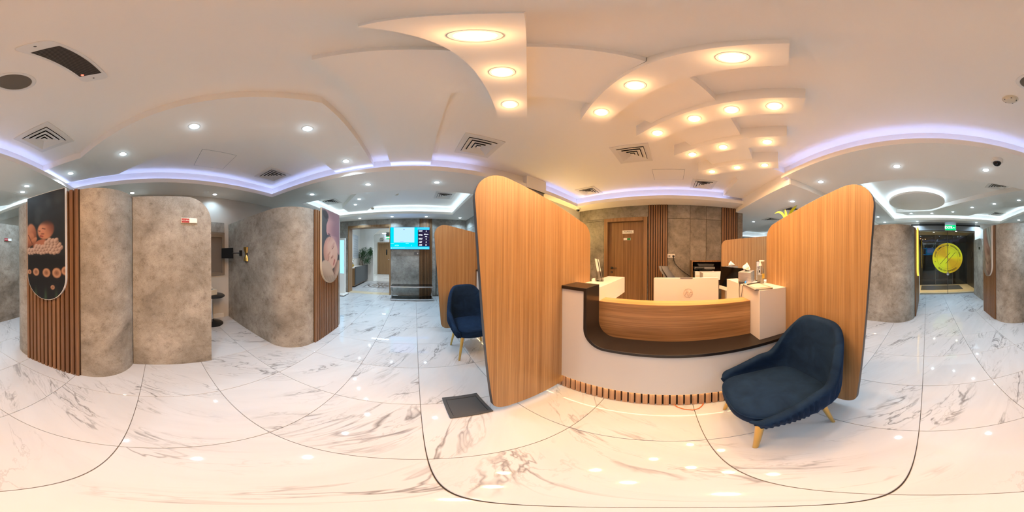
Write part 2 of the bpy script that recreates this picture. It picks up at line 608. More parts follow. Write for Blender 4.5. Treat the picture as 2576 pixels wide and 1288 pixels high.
# north wall (screen wall) with the corridor doorway
wn = struct('wall_north')
NY = 5.40
wall_piece(wn, 'wall_face', -3.3, -2.32, NY + 0.012, NY + 0.3, 0, WH, M_cement_grey)
wall_piece(wn, 'wall_face', -0.83, 1.9, NY + 0.012, NY + 0.3, 0, WH, M_cement_grey)
wall_piece(wn, 'wall_face', -2.32, -0.83, NY + 0.012, NY + 0.3, 2.40, WH, M_cement_grey)
for x0, x1, z0, z1 in ((-3.17, -2.33, 0, 2.26), (-3.17, -2.33, 2.265, 2.6), (-2.325, -0.80, 2.41, 2.6), (-0.82, 0.145, 0, 2.26), (-0.795, 0.145, 2.265, 2.6), (0.575, 0.70, 0, 2.26), (0.575, 1.75, 2.265, 2.6), (1.615, 1.75, 0, 2.26)):
    wall_piece(wn, 'panel', x0 + 0.002, x1 - 0.002, NY, NY + 0.013, z0, z1, M_cement_grey)
dw = struct('trim_1')   # timber lining of the corridor doorway
obj('jamb', MB().box(-2.345, -2.31, NY - 0.02, NY + 0.32, 0, 2.33), M_frame, dw)
obj('jamb', MB().box(-0.85, -0.805, NY - 0.02, NY + 0.32, 0, 2.33), M_frame, dw)
obj('head', MB().box(-2.345, -0.805, NY - 0.02, NY + 0.32, 2.33, 2.41), M_frame, dw)
wall_piece(wn, 'threshold', -2.31, -0.85, NY - 0.02, NY + 0.32, -0.013, 0.002, M_lobbyfl)

def slat_run(parent, axis, face, a0, a1, z0, z1, n, depth=0.018, sign=1, ratio=0.64):
    """backing board and single slats standing proud of a wall; axis = direction the run follows"""
    bk = MB()
    lo, hi = sorted((face - sign * 0.012, face))
    if axis == 'y':
        bk.box(lo, hi, a0, a1, z0, z1)
    else:
        bk.box(a0, a1, lo, hi, z0, z1)
    obj('slat_backing', bk, M_slatback, parent)
    p = (a1 - a0) / n
    lo, hi = sorted((face - sign * 0.002, face + sign * depth))
    w = p * ratio / 2
    m = MB()
    if axis == 'y':
        m.box(lo, hi, -w, w, z0, z1)
    else:
        m.box(-w, w, lo, hi, z0, z1)
    me = m.mesh('slat')
    me.materials.append(M_slat)
    for k in range(n):
        c = a0 + (k + 0.5) * p
        obj('slat', me, None, parent, loc=(0, c, 0) if axis == 'y' else (c, 0, 0))

sp = thing('slat_panel', 'tall strip of timber slats on the wall behind the wall screen and bench', 'wall panel')
slat_run(sp, 'x', NY - 0.001, 0.15, 0.57, 0, 2.598, 9, sign=-1)

# flush cement clad door right of the slats
d1 = struct('door_1')
obj('door_leaf', MB().box(0.725, 1.60, NY + 0.002, NY + 0.02, 0.006, 2.25), M_cement_grey, d1)
obj('door_gap', MB().box(0.70, 0.725, NY + 0.008, NY + 0.014, 0, 2.262), M_dark, d1)
d1l = d1.children[0]
hd = obj('door_handle', MB().box(0.765, 0.805, NY - 0.012, NY + 0.004, 1.03, 1.07).box(0.775, 0.90, NY - 0.05, NY - 0.036, 1.043, 1.057).tube([(0.782, NY - 0.01, 1.05), (0.782, NY - 0.045, 1.05)], 0.008).box(0.768, 0.802, NY - 0.01, NY + 0.004, 0.94, 0.975), M_blackplastic, d1l)

# wall at the right of the screen area, ending in a pier
wr = struct('wall_pier')
wall_piece(wr, 'wall_face', 1.76, 2.17, 2.16, NY + 0.3, 0, WH, M_cement_grey)
wall_piece(wr, 'panel', 1.748, 1.762, 2.63, NY, 0, 2.26, M_cement_grey)
wall_piece(wr, 'panel', 1.748, 1.762, 2.63, NY, 2.265, 2.6, M_cement_grey)
wall_piece(wr, 'bulkhead', 1.735, 2.20, 2.13, 2.36, 2.60, 2.85, M_ceil)
ws = struct('wall_office')
wall_piece(ws, 'wall_face', 2.17, 3.9, 2.35, 2.47, 0, WH, M_white_wall)

# east wall behind the reception desk
we = struct('wall_east')
EX = 3.74
wall_piece(we, 'wall_face', EX + 0.012, EX + 0.15, -1.76, 0.62, 0, WH, M_slatback)
wall_piece(we, 'wall_face', EX + 0.012, EX + 0.15, 1.54, 2.47, 0, WH, M_slatback)
wall_piece(we, 'wall_face', EX + 0.012, EX + 0.15, 0.62, 1.54, 2.24, WH, M_slatback)
for y0, y1, z0, z1 in ((1.63, 2.35, 0, 2.26), (0.525, 2.35, 2.312, 2.6), (1.63, 2.35, 2.264, 2.31), (-0.44, 0.075, 0, 2.26), (-0.44, 0.075, 2.264, 2.6), (-0.825, -0.444, 2.264, 2.6), (-1.195, -0.829, 2.264, 2.6),
                       (-0.818, -0.444, 1.285, 2.26), (-1.195, -0.822, 1.285, 2.26), (-1.195, -0.444, 0, 0.895), (-1.76, -1.625, 0, 2.26), (-1.76, -1.625, 2.264, 2.6), (0.525, 0.54, 0, 2.31)):
    wall_piece(we, 'panel', EX, EX + 0.013, y0 + 0.0022, y1 - 0.0022, z0 + 0.0015, z1 - 0.0015, M_cement_e)
# printer niche
nc = struct('trim_2')
obj('niche_back', MB().box(EX + 0.010, EX + 0.0125, -1.195, -0.444, 0.9, 1.28), M_slatback, nc)
obj('niche_frame', MB().ring([(-1.20, 0.89), (-0.44, 0.89), (-0.44, 1.29), (-1.20, 1.29)], [(-1.185, 0.90), (-0.455, 0.90), (-0.455, 1.262), (-1.185, 1.262)], EX - 0.36, EX + 0.011, 'x'), M_door, nc)
sp = thing('slat_panel', 'strip of timber slats on the office wall beside the wooden office door', 'wall panel')
slat_run(sp, 'y', EX - 0.001, 0.08, 0.52, 0, 2.598, 8, sign=-1)
sp = thing('slat_panel', 'strip of timber slats at the end of the office wall, right of the printer niche', 'wall panel')
slat_run(sp, 'y', EX - 0.001, -1.62, -1.20, 0, 2.598, 7, sign=-1)
# office door
d2 = struct('door_2')
obj('door_frame', MB().box(EX - 0.02, EX + 0.14, 1.53, 1.62, 0, 2.31).box(EX - 0.02, EX + 0.14, 0.55, 0.64, 0, 2.31).box(EX - 0.02, EX + 0.14, 0.64, 1.53, 2.22, 2.31), M_frame, d2, bevel=0.003)
d2l = obj('door_leaf', MB().box(EX + 0.07, EX + 0.11, 0.645, 1.525, 0.005, 2.215), M_door, d2)
obj('door_handle', MB().box(EX + 0.05, EX + 0.072, 1.415, 1.465, 1.055, 1.105).tube([(EX + 0.06, 1.44, 1.08), (EX + 0.02, 1.44, 1.08), (EX + 0.018, 1.30, 1.08)], 0.010).box(EX + 0.055, EX + 0.072, 1.418, 1.462, 0.95, 0.995), M_blackplastic, d2l)
obj('keyhole', MB().box(EX + 0.053, EX + 0.056, 1.434, 1.446, 0.96, 0.985), M_chrome, d2l)

# south wall: lintel and side pieces around the glass entrance
wso = struct('wall_south')
SY = -5.75
wall_piece(wso, 'wall_face', -3.3, -1.75, SY - 0.15, SY, 0, WH, M_white_wall)
wall_piece(wso, 'wall_face', 0.26, 9.0, SY - 0.15, SY, 0, WH, M_white_wall)
wall_piece(wso, 'lintel', -1.75, 0.26, SY - 0.15, SY, 2.31, WH, M_greyplastic)
wall_piece(wso, 'shadow_gap', -1.95, 0.55, SY - 0.01, SY + 0.012, 2.485, 2.53, M_dark)
we2 = struct('wall_far')
wall_piece(we2, 'wall_face', 9.0, 9.12, -5.9, -1.6, 0, WH, M_white_wall)
wall_piece(we2, 'wall_face', EX + 0.15, 9.1, -1.76, -1.66, 0, WH, M_cement_grey)
# corridor beyond the doorway
wc = struct('wall_corridor')
CT = 2.95
wall_piece(wc, 'wall_face', -3.0, -2.9, NY + 0.3, 11.4, 0, CT, M_white_wall)
wall_piece(wc, 'wall_face', -0.6, -0.5, NY + 0.3, 11.4, 0, CT, M_white_wall)
wall_piece(wc, 'wall_face', -3.0, -0.5, 11.3, 11.4, 0, CT, M_white_wall)
wall_piece(wc, 'corridor_ceiling', -3.0, -0.5, NY + 0.3, 8.3, CT, CT + 0.05, M_ceil)
wall_piece(wc, 'corridor_ceiling', -3.0, -0.5, 8.3, 11.4, 2.86, CT, M_ceil)
arch = MB().prism([(-2.9, 0), (-2.17, 0), (-2.17, 2.42), (-1.80, 2.72), (-0.6, 2.72), (-0.6, CT), (-2.9, CT)], 8.3, 8.42, 'y')
obj('arch_wall', arch, M_white_wall, wc)
obj('cornice_light', MB().box(-2.2, -0.7, 10.9, 11.0, 2.84, 2.855).box(-2.0, -0.7, 7.4, 7.5, 2.935, 2.945), E_cove2, wc)
d3 = struct('door_3')
obj('door_frame', MB().box(-2.62, -2.52, 11.24, 11.32, 0, 2.26).box(-1.62, -1.52, 11.24, 11.32, 0, 2.26).box(-2.52, -1.62, 11.24, 11.32, 2.17, 2.26), M_frame, d3)
obj('door_leaf', MB().box(-2.52, -1.62, 11.27, 11.31, 0.005, 2.17), M_door, d3)
obj('vision_panel', MB().box(-2.02, -1.92, 11.262, 11.272, 1.38, 1.75), M_blackglass, d3)
obj('door_handle', MB().box(-1.74, -1.70, 11.24, 11.27, 1.0, 1.08).tube([(-1.72, 11.24, 1.05), (-1.85, 11.235, 1.05)], 0.011), M_chrome, d3)

# entrance: glass double door and lobby
d4 = struct('door_4')
for x0, x1 in ((-1.74, -0.752), (-0.738, 0.24)):
    obj('pane', MB().box(x0, x1, SY - 0.075, SY - 0.063, 0.01, 2.29), M_glass, d4)
obj('door_seal', MB().box(-0.752, -0.738, SY - 0.085, SY - 0.052, 0.01, 2.29), M_darkgrey, d4)
for z in (0.005, 2.265):
    obj('rail', MB().box(-1.74, 0.25, SY - 0.095, SY - 0.085, z, z + 0.03), M_steel, d4)
obj('door_lock', MB().lathe([(0.058, -0.02), (0.062, 0.0), (0.052, 0.02), (0.03, 0.026)], (0, 0, 0), M=Matrix.Rotation(-PI / 2, 4, 'X')), M_chrome, d4, smooth=True, loc=(-0.745, SY - 0.032, 0.755))
lb = struct('wall_lobby')
wall_piece(lb, 'night_glazing', -4.0, 4.0, -7.95, -7.85, 0, 2.5, M_nightglass)
wall_piece(lb, 'mullion', -0.42, -0.40, -7.85, -7.83, 0, 2.5, M_darkgrey)
wall_piece(lb, 'mullion', -1.25, -1.23, -7.85, -7.83, 0, 2.5, M_darkgrey)
wall_piece(lb, 'side_panel', -2.05, -1.97, -7.85, SY - 0.15, 0, 2.5, M_lobbywall)
wall_piece(lb, 'side_panel', 2.2, 2.3, -7.85, SY - 0.15, 0, 2.5, M_lobbywall)
wall_piece(lb, 'lobby_ceiling', -4.0, 4.0, -7.95, SY - 0.15, 2.42, 2.5, M_cream)
fo = struct('floor_lobby')
wall_piece(fo, 'lobby_slab', -4.0, 4.0, -7.95, SY, -0.05, -0.001, M_lobbyfl)
tag(obj('entrance_mat', MB().box(-1.5, 0.25, -7.6, -6.62, -0.001, 0.012), M_matt, bevel=0.004), 'black rectangular mat on the lobby floor outside the glass door', 'mat')

# ------------------------------------------------------------------ ceiling
ce = struct('ceiling')
UZ, SZ, LZ = 2.85, 2.60, 2.50
obj('upper_ceiling', MB().box(-3.3, 9.1, -5.9, 5.7, UZ, UZ + 0.06), M_ceil, ce)
for x0, x1, y0, y1 in ((-3.17, 1.75, 4.73, 5.40), (-3.17, -2.45, 2.93, 4.73), (1.10, 1.75, 2.93, 4.73), (-3.17, 1.75, 2.14, 2.93), (-3.17, -2.57, -1.47, 2.14),
                       (-3.17, 1.75, -2.36, -1.47), (-3.17, -2.60, -5.35, -2.36), (1.08, 1.75, -5.35, -2.36), (-3.17, 1.75, -5.75, -5.35), (1.75, 3.74, 2.14, 2.35), (3.30, 3.74, -1.57, 2.14)):
    obj('soffit', MB().box(x0, x1, y0, y1, SZ, SZ + 0.016), M_ceil, ce)
for x0, x1, y0, y1 in ((1.76, 4.4, -5.75, -1.60), (8.5, 9.0, -5.75, -1.60), (4.4, 8.5, -3.15, -1.60), (4.4, 8.5, -5.75, -5.4)):
    obj('soffit', MB().box(x0, x1, y0, y1, LZ, LZ + 0.016), M_ceil, ce)
obj('beam_face', MB().box(1.765, 3.76, -1.60, -1.57, LZ, UZ), M_ceil, ce)
obj('beam_face', MB().box(1.7505, 1.76, -5.75, -1.575, LZ, SZ + 0.08), M_ceil, ce)

def strip(x0, x1, y0, y1, z, mat):
    m = MB()
    L = max(x1 - x0, y1 - y0)
    n = max(1, round(L / 0.6))
    for k in range(n):
        if x1 - x0 > y1 - y0:
            a, b = x0 + (x1 - x0) * k / n, x0 + (x1 - x0) * (k + 1) / n
            m.poly([(a, y0, z), (b, y0, z), (b, y1, z), (a, y1, z)])
        else:
            a, b = y0 + (y1 - y0) * k / n, y0 + (y1 - y0) * (k + 1) / n
            m.poly([(x0, a, z), (x1, a, z), (x1, b, z), (x0, b, z)])
    return obj('cove_light_strip', m, mat, ce)

def tray(x0, x1, y0, y1, z, sides, mat, led, d=0.09, up=0.075):
    """upstand, cove back wall and hidden led strip along the sides of a ceiling recess"""
    t = 0.012
    for s, a0, a1, l0, l1 in sides:
        if s in 'NS':
            yy, sg = (y1, 1) if s == 'N' else (y0, -1)
            obj('cove_lip', MB().box(a0, a1, *sorted((yy - sg * 0.0015, yy + sg * t)), z - 0.0008, z + up), M_ceil, ce)
            obj('cove_back', MB().box(a0 - d, a1 + d, *sorted((yy + sg * d, yy + sg * (d + 0.02))), z + 0.01, UZ), M_ceil, ce)
            if l1 > l0:
                strip(l0, l1, *sorted((yy + sg * 0.025, yy + sg * 0.045)), z + 0.03, mat)
        else:
            xx, sg = (x1, 1) if s == 'E' else (x0, -1)
            obj('cove_lip', MB().box(*sorted((xx - sg * 0.0015, xx + sg * t)), a0, a1, z - 0.0008, z + up), M_ceil, ce)
            obj('cove_back', MB().box(*sorted((xx + sg * d, xx + sg * (d + 0.02))), a0 - d, a1 + d, z + 0.01, UZ), M_ceil, ce)
            if l1 > l0:
                strip(*sorted((xx + sg * 0.025, xx + sg * 0.045)), l0, l1, z + 0.03, mat)

tray(-2.57, 3.30, -1.47, 2.14, SZ, (('N', -2.57, 1.75, -2.6, 0.85), ('S', -2.57, 1.83, -2.6, 1.78), ('W', -1.47, 2.14, -1.5, 2.16)), E_cove, True)
tray(2.17, 3.30, -1.57, 2.14, SZ, (('N', 2.19, 3.30, 2.2, 3.3), ('E', -1.57, 2.14, -1.2, 2.14)), E_cove, True)
tray(-2.60, 1.08, -5.35, -2.36, SZ, (('N', -2.6, 1.08, 0, 0), ('S', -2.6, 1.08, -2.6, 1.08), ('W', -5.35, -2.36, -5.35, -2.4), ('E', -5.35, -2.36, -5.35, -2.4)), E_cove2, True)
tray(-2.45, 1.10, 2.93, 4.73, SZ, (('N', -2.45, 1.10, -2.45, 1.1), ('S', -2.45, 1.10, 0, 0), ('W', 2.93, 4.73, 2.95, 4.73), ('E', 2.93, 4.73, 2.95, 4.73)), E_cove2, True)
tray(4.4, 8.5, -5.4, -3.15, LZ, (('N', 4.4, 8.5, 0, 0), ('S', 4.4, 8.5, 4.4, 8.5), ('W', -5.4, -3.15, 0, 0), ('E', -5.4, -3.15, -5.4, -3.2)), E_cove2, True)

def drop(pts, z, name='drop_panel'):
    a = sum(pts[i][0] * pts[(i + 1) % len(pts)][1] - pts[(i + 1) % len(pts)][0] * pts[i][1] for i in range(len(pts)))
    return obj(name, MB().prism(pts if a > 0 else pts[::-1], z, UZ + 0.01), M_ceil, ce)

MZ, BZ = 2.74, 2.67
drop([(-1.83, -1.56), (-1.79, -0.92), (-0.55, 0.86), (-0.575, 2.2), (-1.16, 2.2), (-1.15, 1.15), (-2.45, -0.62), (-2.43, -1.56)], MZ)
drop([(-0.32, 0.435), (0.12, 0.44), (0.47, 0.86), (0.19, 0.862), (0.205, 2.21), (-0.33, 2.22)], MZ)
drop([(0.24, 0.33), (0.53, 0.09), (0.90, 0.47), (0.57, 0.735)], MZ)
drop([(0.62, -0.01), (0.95, -0.275), (1.31, 0.135), (1.0, 0.38)], MZ)
drop([(1.08, -0.39), (1.37, -0.63), (1.72, -0.235), (1.42, 0.015)], MZ)
drop([(1.51, -0.765), (1.79, -0.985), (2.13, -0.575), (1.84, -0.325)], MZ)
drop([(1.85, -1.28), (2.22, -0.86), (2.45, -1.07), (3.32, -1.10), (3.32, -1.58), (1.86, -1.58)], MZ)
BARS = [('bar beside the tall left wooden partition', [(-0.08, 0.21), (0.06, 0.09), (0.72, 0.89), (0.56, 1.01)]),
        ('second diagonal bar, over the desk front', [(0.26, -0.23), (0.41, -0.36), (1.15, 0.50), (1.00, 0.63)]),
        ('third diagonal bar, over the desk', [(0.60, -0.65), (0.755, -0.775), (1.555, 0.185), (1.40, 0.31)]),
        ('fourth diagonal bar, behind the desk', [(1.08, -0.93), (1.22, -1.05), (1.95, -0.155), (1.82, -0.03)]),
        ('last diagonal bar, nearest the office wall', [(1.56, -1.20), (1.70, -1.32), (2.38, -0.49), (2.22, -0.37)])]
for nm, p in BARS:
    drop(p, BZ, 'diagonal_bar')
drop([(0.92, -4.85), (-0.15, -4.75), (-1.15, -3.55), (-2.0, -2.36), (-2.62, -2.36), (-2.62, -3.3), (-1.35, -5.22), (0.62, -5.22)], MZ)
drop([(-0.95, 2.93), (-1.25, 3.30), (-2.01, 4.21), (-2.02, 4.72), (-1.42, 4.72), (-1.35, 4.60), (-0.84, 4.05), (-0.05, 3.05), (0.03, 2.93)], MZ)
# round floating disc with a halo near the entrance
disc = thing('ceiling_disc', 'round floating ceiling disc with a blue white halo near the entrance', 'ceiling light', (0.24, -3.97, 0))
obj('disc_plate', MB().lathe([(0.0, 2.725), (0.66, 2.725), (0.68, 2.735), (0.68, 2.775), (0.62, 2.78), (0.0, 2.78)], n=56), M_ceil, disc)
obj('halo_strip', MB().ring(circle(0, 0, 0.60, 40), circle(0, 0, 0.585, 40), 2.785, 2.80), E_cove2, disc)
obj('hanger', MB().cyl((0, 0), 0.4, 0.4, 2.77, UZ), M_ceil, disc)

# ------------------------------------------------------------------ downlights
trim_me = MB().lathe([(0.036, 0.004), (0.040, -0.004), (0.050, -0.003), (0.052, 0.0), (0.052, 0.006)], n=24).mesh('trim_ring')
trim_me.materials.append(M_whiteplastic)
lens_me = {}
for nm, mt in (('w', E_warm), ('c', E_cool), ('n', E_cool), ('k', E_cool), ('l', E_warm)):
    me = MB().cyl((0, 0), 0.037, 0.037, -0.0015, 0.004, 20).mesh('lens')
    me.materials.append(mt)
    lens_me[nm] = me
LAMPS, SPILL = {}, {}
for nm, w, c in (('w', WARM_W, WARM_C), ('c', COOL_W, COOL_C), ('n', COOL_W * 0.3, COOL_C), ('k', COOL_W * 3.0, (0.80, 0.92, 1.0)), ('l', WARM_W * 3.0, (1.0, 0.75, 0.48))):
    l = bpy.data.lights.new('lamp', 'AREA')
    l.shape, l.size, l.energy, l.color = 'DISK', 0.05, w, c
    l.spread = R(176 if nm == 'w' else 132)
    LAMPS[nm] = l
    p = bpy.data.lights.new('lens_spill', 'POINT')
    p.energy, p.color, p.shadow_soft_size = (0.34 if nm == 'w' else 0.10), c, 0.022
    SPILL[nm] = p
def downlight(x, y, z, kind, label, group=None):
    t = thing('downlight', label, 'ceiling light', (x, y, z), group=group)
    obj('trim_ring', trim_me, None, t)
    obj('lens', lens_me[kind], None, t)
    lo = bpy.data.objects.new('lamp', LAMPS[kind])
    COL.objects.link(lo)
    lo.parent = t
    lo.location = (0, 0, -0.006)
    if kind in 'wc':
        lo = bpy.data.objects.new('lens_spill', SPILL[kind])  # extra point light added to brighten the ceiling around the lens
        COL.objects.link(lo)
        lo.parent = t
        lo.location = (0, 0, -0.026)
ORD = ('first', 'second', 'third', 'fourth', 'fifth', 'sixth', 'seventh', 'eighth')
WL = [[(0.10, 0.28), (0.31, 0.54), (0.53, 0.82)], [(0.44, -0.17), (0.73, 0.17), (0.97, 0.45)],
      [(0.79, -0.58), (0.96, -0.37), (1.14, -0.16), (1.37, 0.12)], [(1.27, -0.85), (1.55, -0.51), (1.78, -0.23)], [(1.73, -1.12), (1.96, -0.84), (2.19, -0.56)]]
for (nm, p), ls in zip(BARS, WL):
    for k, (x, y) in enumerate(ls):
        downlight(x, y, BZ, 'w', 'warm round downlight, %s along the %s' % (ORD[k], nm), 'warm downlights in the diagonal ceiling bars')
for k, (x, y) in enumerate([(-2.13, -1.27), (-1.87, -0.41), (-1.33, 0.30), (-0.86, 1.11), (-0.87, 1.93)]):
    downlight(x, y, MZ, 'c', 'white downlight, %s from the baby poster pod along the zigzag ceiling panel' % ORD[k], 'downlights in the zigzag panel')
for k, (x, y) in enumerate([(-2.98, 1.07), (-3.02, -0.49)]):
    downlight(x, y, SZ, 'n', 'white downlight in the soffit over the blind window, %s' % ('near the pod with the mouth poster' if k == 0 else 'above the arched screen'), 'downlights over the blind window')
for k, (x, y) in enumerate([(-1.87, 2.56), (-0.76, 2.56), (0.34, 2.55)]):
    downlight(x, y, SZ, 'c', 'white downlight in the soffit between the two recesses, %s from the pods' % ORD[k], 'downlights between the recesses')
for k, (x, y) in enumerate([(-0.98, 3.21), (-1.29, 3.62), (-1.54, 4.02)]):
    downlight(x, y, MZ, 'c', 'white downlight, %s along the slanted panel before the wall screen' % ORD[k], 'downlights in the slanted panel')
for k, (x, y) in enumerate([(-1.79, 5.09), (-0.72, 5.09), (0.35, 5.11), (1.43, 5.06)]):
    downlight(x, y, SZ, 'c', 'small white downlight in the row above the wall screen, %s from the doorway side' % ORD[k], 'downlights above the wall screen')
for k, (x, y) in enumerate([(-1.86, -1.94), (-0.75, -1.96), (0.36, -1.95), (1.50, -1.97)]):
    downlight(x, y, SZ, 'c', 'white downlight in the soffit between desk and entrance, %s from the pods' % ORD[k], 'downlights between desk and entrance')
for k, (x, y) in enumerate([(0.48, -5.01), (-0.16, -5.02), (-0.78, -4.80), (-1.22, -4.25), (-1.66, -3.76), (-2.06, -3.24)]):
    downlight(x, y, MZ, 'c', 'small white downlight, %s along the slanted panel by the glass entrance' % ORD[k], 'downlights in the entrance panel')
for k, (x, y) in enumerate([(1.45, -4.7), (1.45, -5.5), (0.32, -5.56), (-1.75, -5.56), (-2.92, -4.6), (-2.0, -2.2)]):
    downlight(x, y, SZ, 'c', ('white downlight over the pod left of the glass entrance', 'white downlight in the corner left of the glass entrance', 'white downlight above the entrance, left of the exit sign', 'white downlight above the entrance, right of the exit sign',
                              'white downlight at the wall right of the glass entrance', 'small white downlight over the gap between two pods')[k])
for k, (x, y) in enumerate([(2.34, -2.16), (4.5, -2.5), (3.4, -4.4)]):  # the last one is unseen, added to light the area behind the pod
    downlight(x, y, LZ, 'c', ('white downlight in the low soffit above the lime plant, nearer one', 'white downlight in the low soffit beyond the office wall end, farther one', 'unseen white downlight added to light the area behind the pod with the amber sign')[k])
for k, (x, y) in enumerate([(-1.9, 6.7), (-1.4, 9.8)]):
    downlight(x, y, (CT, 2.86)[k], 'k', 'white downlight in the corridor ceiling, %s' % ('over the medallion', 'before the far door')[k])
for k, (x, y) in enumerate([(-1.2, -6.6), (-0.3, -6.9), (0.6, -6.6)]):
    downlight(x, y, 2.42, 'l', 'warm downlight in the lobby ceiling outside the glass door, %s from the dark wall' % ORD[k], 'lobby downlights')

# ------------------------------------------------------------------ ceiling fittings
ST = 0.45
vent_parts = []
vent_parts.append(('frame', MB().ring([(-ST / 2, -ST / 2), (ST / 2, -ST / 2), (ST / 2, ST / 2), (-ST / 2, ST / 2)], [(-0.165, -0.165), (0.165, -0.165), (0.165, 0.165), (-0.165, 0.165)], -0.012, 0.002).mesh('frame'), M_vent))
vent_parts.append(('vent_back', MB().box(-0.2, 0.2, -0.2, 0.2, -0.001, 0.001).mesh('vent_back'), M_dark))
for k, (a, b) in enumerate(((0.160, 0.116), (0.110, 0.068), (0.062, 0.028))):
    m = MB()
    q = [(-1, -1), (1, -1), (1, 1), (-1, 1)]
    for i in range(4):
        p0, p1 = q[i], q[(i + 1) % 4]
        m.add([(a * p0[0], a * p0[1], -0.024), (a * p1[0], a * p1[1], -0.024), (b * p1[0], b * p1[1], -0.006), (b * p0[0], b * p0[1], -0.006),
               (a * p0[0], a * p0[1], -0.021), (a * p1[0], a * p1[1], -0.021), (b * p1[0], b * p1[1], -0.003), (b * p0[0], b * p0[1], -0.003)],
              [(0, 1, 2, 3), (7, 6, 5, 4), (0, 4, 5, 1), (3, 2, 6, 7)])
    vent_parts.append(('blade', m.mesh('blade'), M_vent))
vent_parts.append(('core', MB().lathe([(0.034, -0.024), (0.020, -0.010)], n=4, M=Matrix.Rotation(PI / 4, 4, 'Z')).mesh('core'), M_vent))
for n, me, mt in vent_parts:
    me.materials.append(mt)
def vent(x, y, z, label, sx=1.0, sy=1.0):
    t = thing('air_vent', label, 'air vent', (x, y, z), group='square ceiling air vents')
    for n, me, mt in vent_parts:
        o = obj(n, me, None, t)
    t.scale = (sx, sy, 1)
vent(-1.29, -1.08, UZ, 'square four way air vent beside the zigzag panel, near the black baby poster')
vent(-2.13, 1.79, UZ, 'square air vent in the recess corner over the pod with the mouth poster')
vent(0.70, 1.73, UZ, 'square air vent above the tall left wooden partition')
vent(1.97, 0.48, UZ, 'square air vent right over the reception desk, beside the diagonal bars')
vent(3.08, 1.70, UZ, 'square air vent in the office corner above the wooden door')
vent(3.05, -0.60, UZ, 'square air vent by the office wall above the printer niche')
vent(0.68, 3.80, UZ, 'square air vent in the recess before the wall screen, right side')
vent(-2.16, 3.80, UZ, 'square air vent in the recess behind the mouth poster pod')
vent(-1.36, -2.93, UZ, 'narrow air vent in the entrance recess beyond the security camera', 0.95, 0.6)
vent(-2.32, -5.02, UZ, 'square air vent at the far corner of the entrance recess')
vent(3.92, -2.80, LZ, 'square air vent in the low soffit beyond the lime plant, far one')
vent(2.80, -2.55, LZ, 'square air vent in the low soffit just above the lime plant')

un = thing('ceiling_unit', 'long white ceiling unit with dark grille and red indicator, above the baby poster', 'ceiling unit', (-0.515, -0.29, UZ), R(0))
obj('housing', MB().prism(rounded([(-0.225, -0.068), (0.225, -0.068), (0.225, 0.068), (-0.225, 0.068)], [0.03] * 4, 5), -0.014, 0.001), M_whiteplastic, un, bevel=0.004)
obj('grille', MB().box(-0.155, 0.16, -0.052, 0.054, -0.017, -0.013), M_grille, un)
gl = MB()
for k in range(30):
    x = -0.15 + k * 0.0105
    gl.box(x, x + 0.003, -0.05, 0.052, -0.0185, -0.0168)
tag(obj('grille_bars', gl, M_dark, un), kind='stuff')
obj('indicator', MB().cyl((-0.142, -0.032), 0.007, 0.007, -0.0195, -0.016, 12), emit('red_led', (1.0, 0.05, 0.03), 5, True), un)
for x in (-0.195, 0.195):
    obj('screw', MB().cyl((x, 0.0), 0.005, 0.005, -0.0155, -0.013, 10), M_ink, un)
spk = thing('ceiling_speaker', 'round ceiling speaker with brown mesh beside the grille unit', 'speaker', (-0.52, -0.625, UZ))
obj('bezel', MB().lathe([(0.088, -0.002), (0.092, -0.012), (0.108, -0.008), (0.112, 0.001)], n=40), M_whiteplastic, spk, smooth=True)
obj('mesh_cover', MB().lathe([(0.0, -0.011), (0.06, -0.010), (0.090, -0.006), (0.090, 0.0)], n=40), M_mesh, spk, smooth=True)

def detector(x, y, z, label):
    t = thing('smoke_detector', label, 'smoke detector', (x, y, z))
    obj('base', MB().lathe([(0.052, 0.001), (0.052, -0.012), (0.048, -0.016)], n=28), M_cream, t, smooth=True)
    dm_ = obj('dome', MB().lathe([(0.044, -0.014), (0.042, -0.03), (0.030, -0.042), (0.014, -0.046), (0.0, -0.046)], n=28), M_cream, t, smooth=True)
    for k in range(5):
        a = k * 2 * PI / 5
        obj('slot', MB().lathe([(0.006, -0.002), (0.006, 0.002)], (0.036 * math.cos(a), 0.036 * math.sin(a), -0.034), 8), M_ink, dm_)
detector(-0.51, -0.89, UZ, 'cream smoke detector beside the round ceiling speaker')
detector(-0.43, 3.73, UZ, 'cream smoke detector in the recess before the wall screen')
detector(-1.19, 4.46, MZ, 'small cream detector at the edge of the slanted panel before the wall screen')
def dome_cam(x, y, z, label, s=1.0):
    t = thing('security_camera', label, 'security camera', (x, y, z))
    obj('housing', MB().lathe([(0.062 * s, 0.001), (0.062 * s, -0.03 * s), (0.056 * s, -0.042 * s), (0.042 * s, -0.046 * s)], n=32), M_whiteplastic, t, smooth=True)
    obj('dome', MB().lathe([(0.044 * s, -0.04 * s), (0.042 * s, -0.058 * s), (0.032 * s, -0.076 * s), (0.016 * s, -0.085 * s), (0.0, -0.087 * s)], n=32), M_blackglass, t, smooth=True)
    for a in (0.6, 2.7, 4.8):
        obj('screw', MB().cyl((0.058 * s * math.cos(a), 0.058 * s * math.sin(a)), 0.004, 0.004, -0.034 * s, -0.02 * s, 8), M_greyplastic, t)
dome_cam(-0.77, -1.66, SZ, 'white dome security camera with black eye on the soffit facing the entrance', 1.1)
dome_cam(3.42, 2.20, SZ, 'small white dome security camera in the office corner above the wooden door')
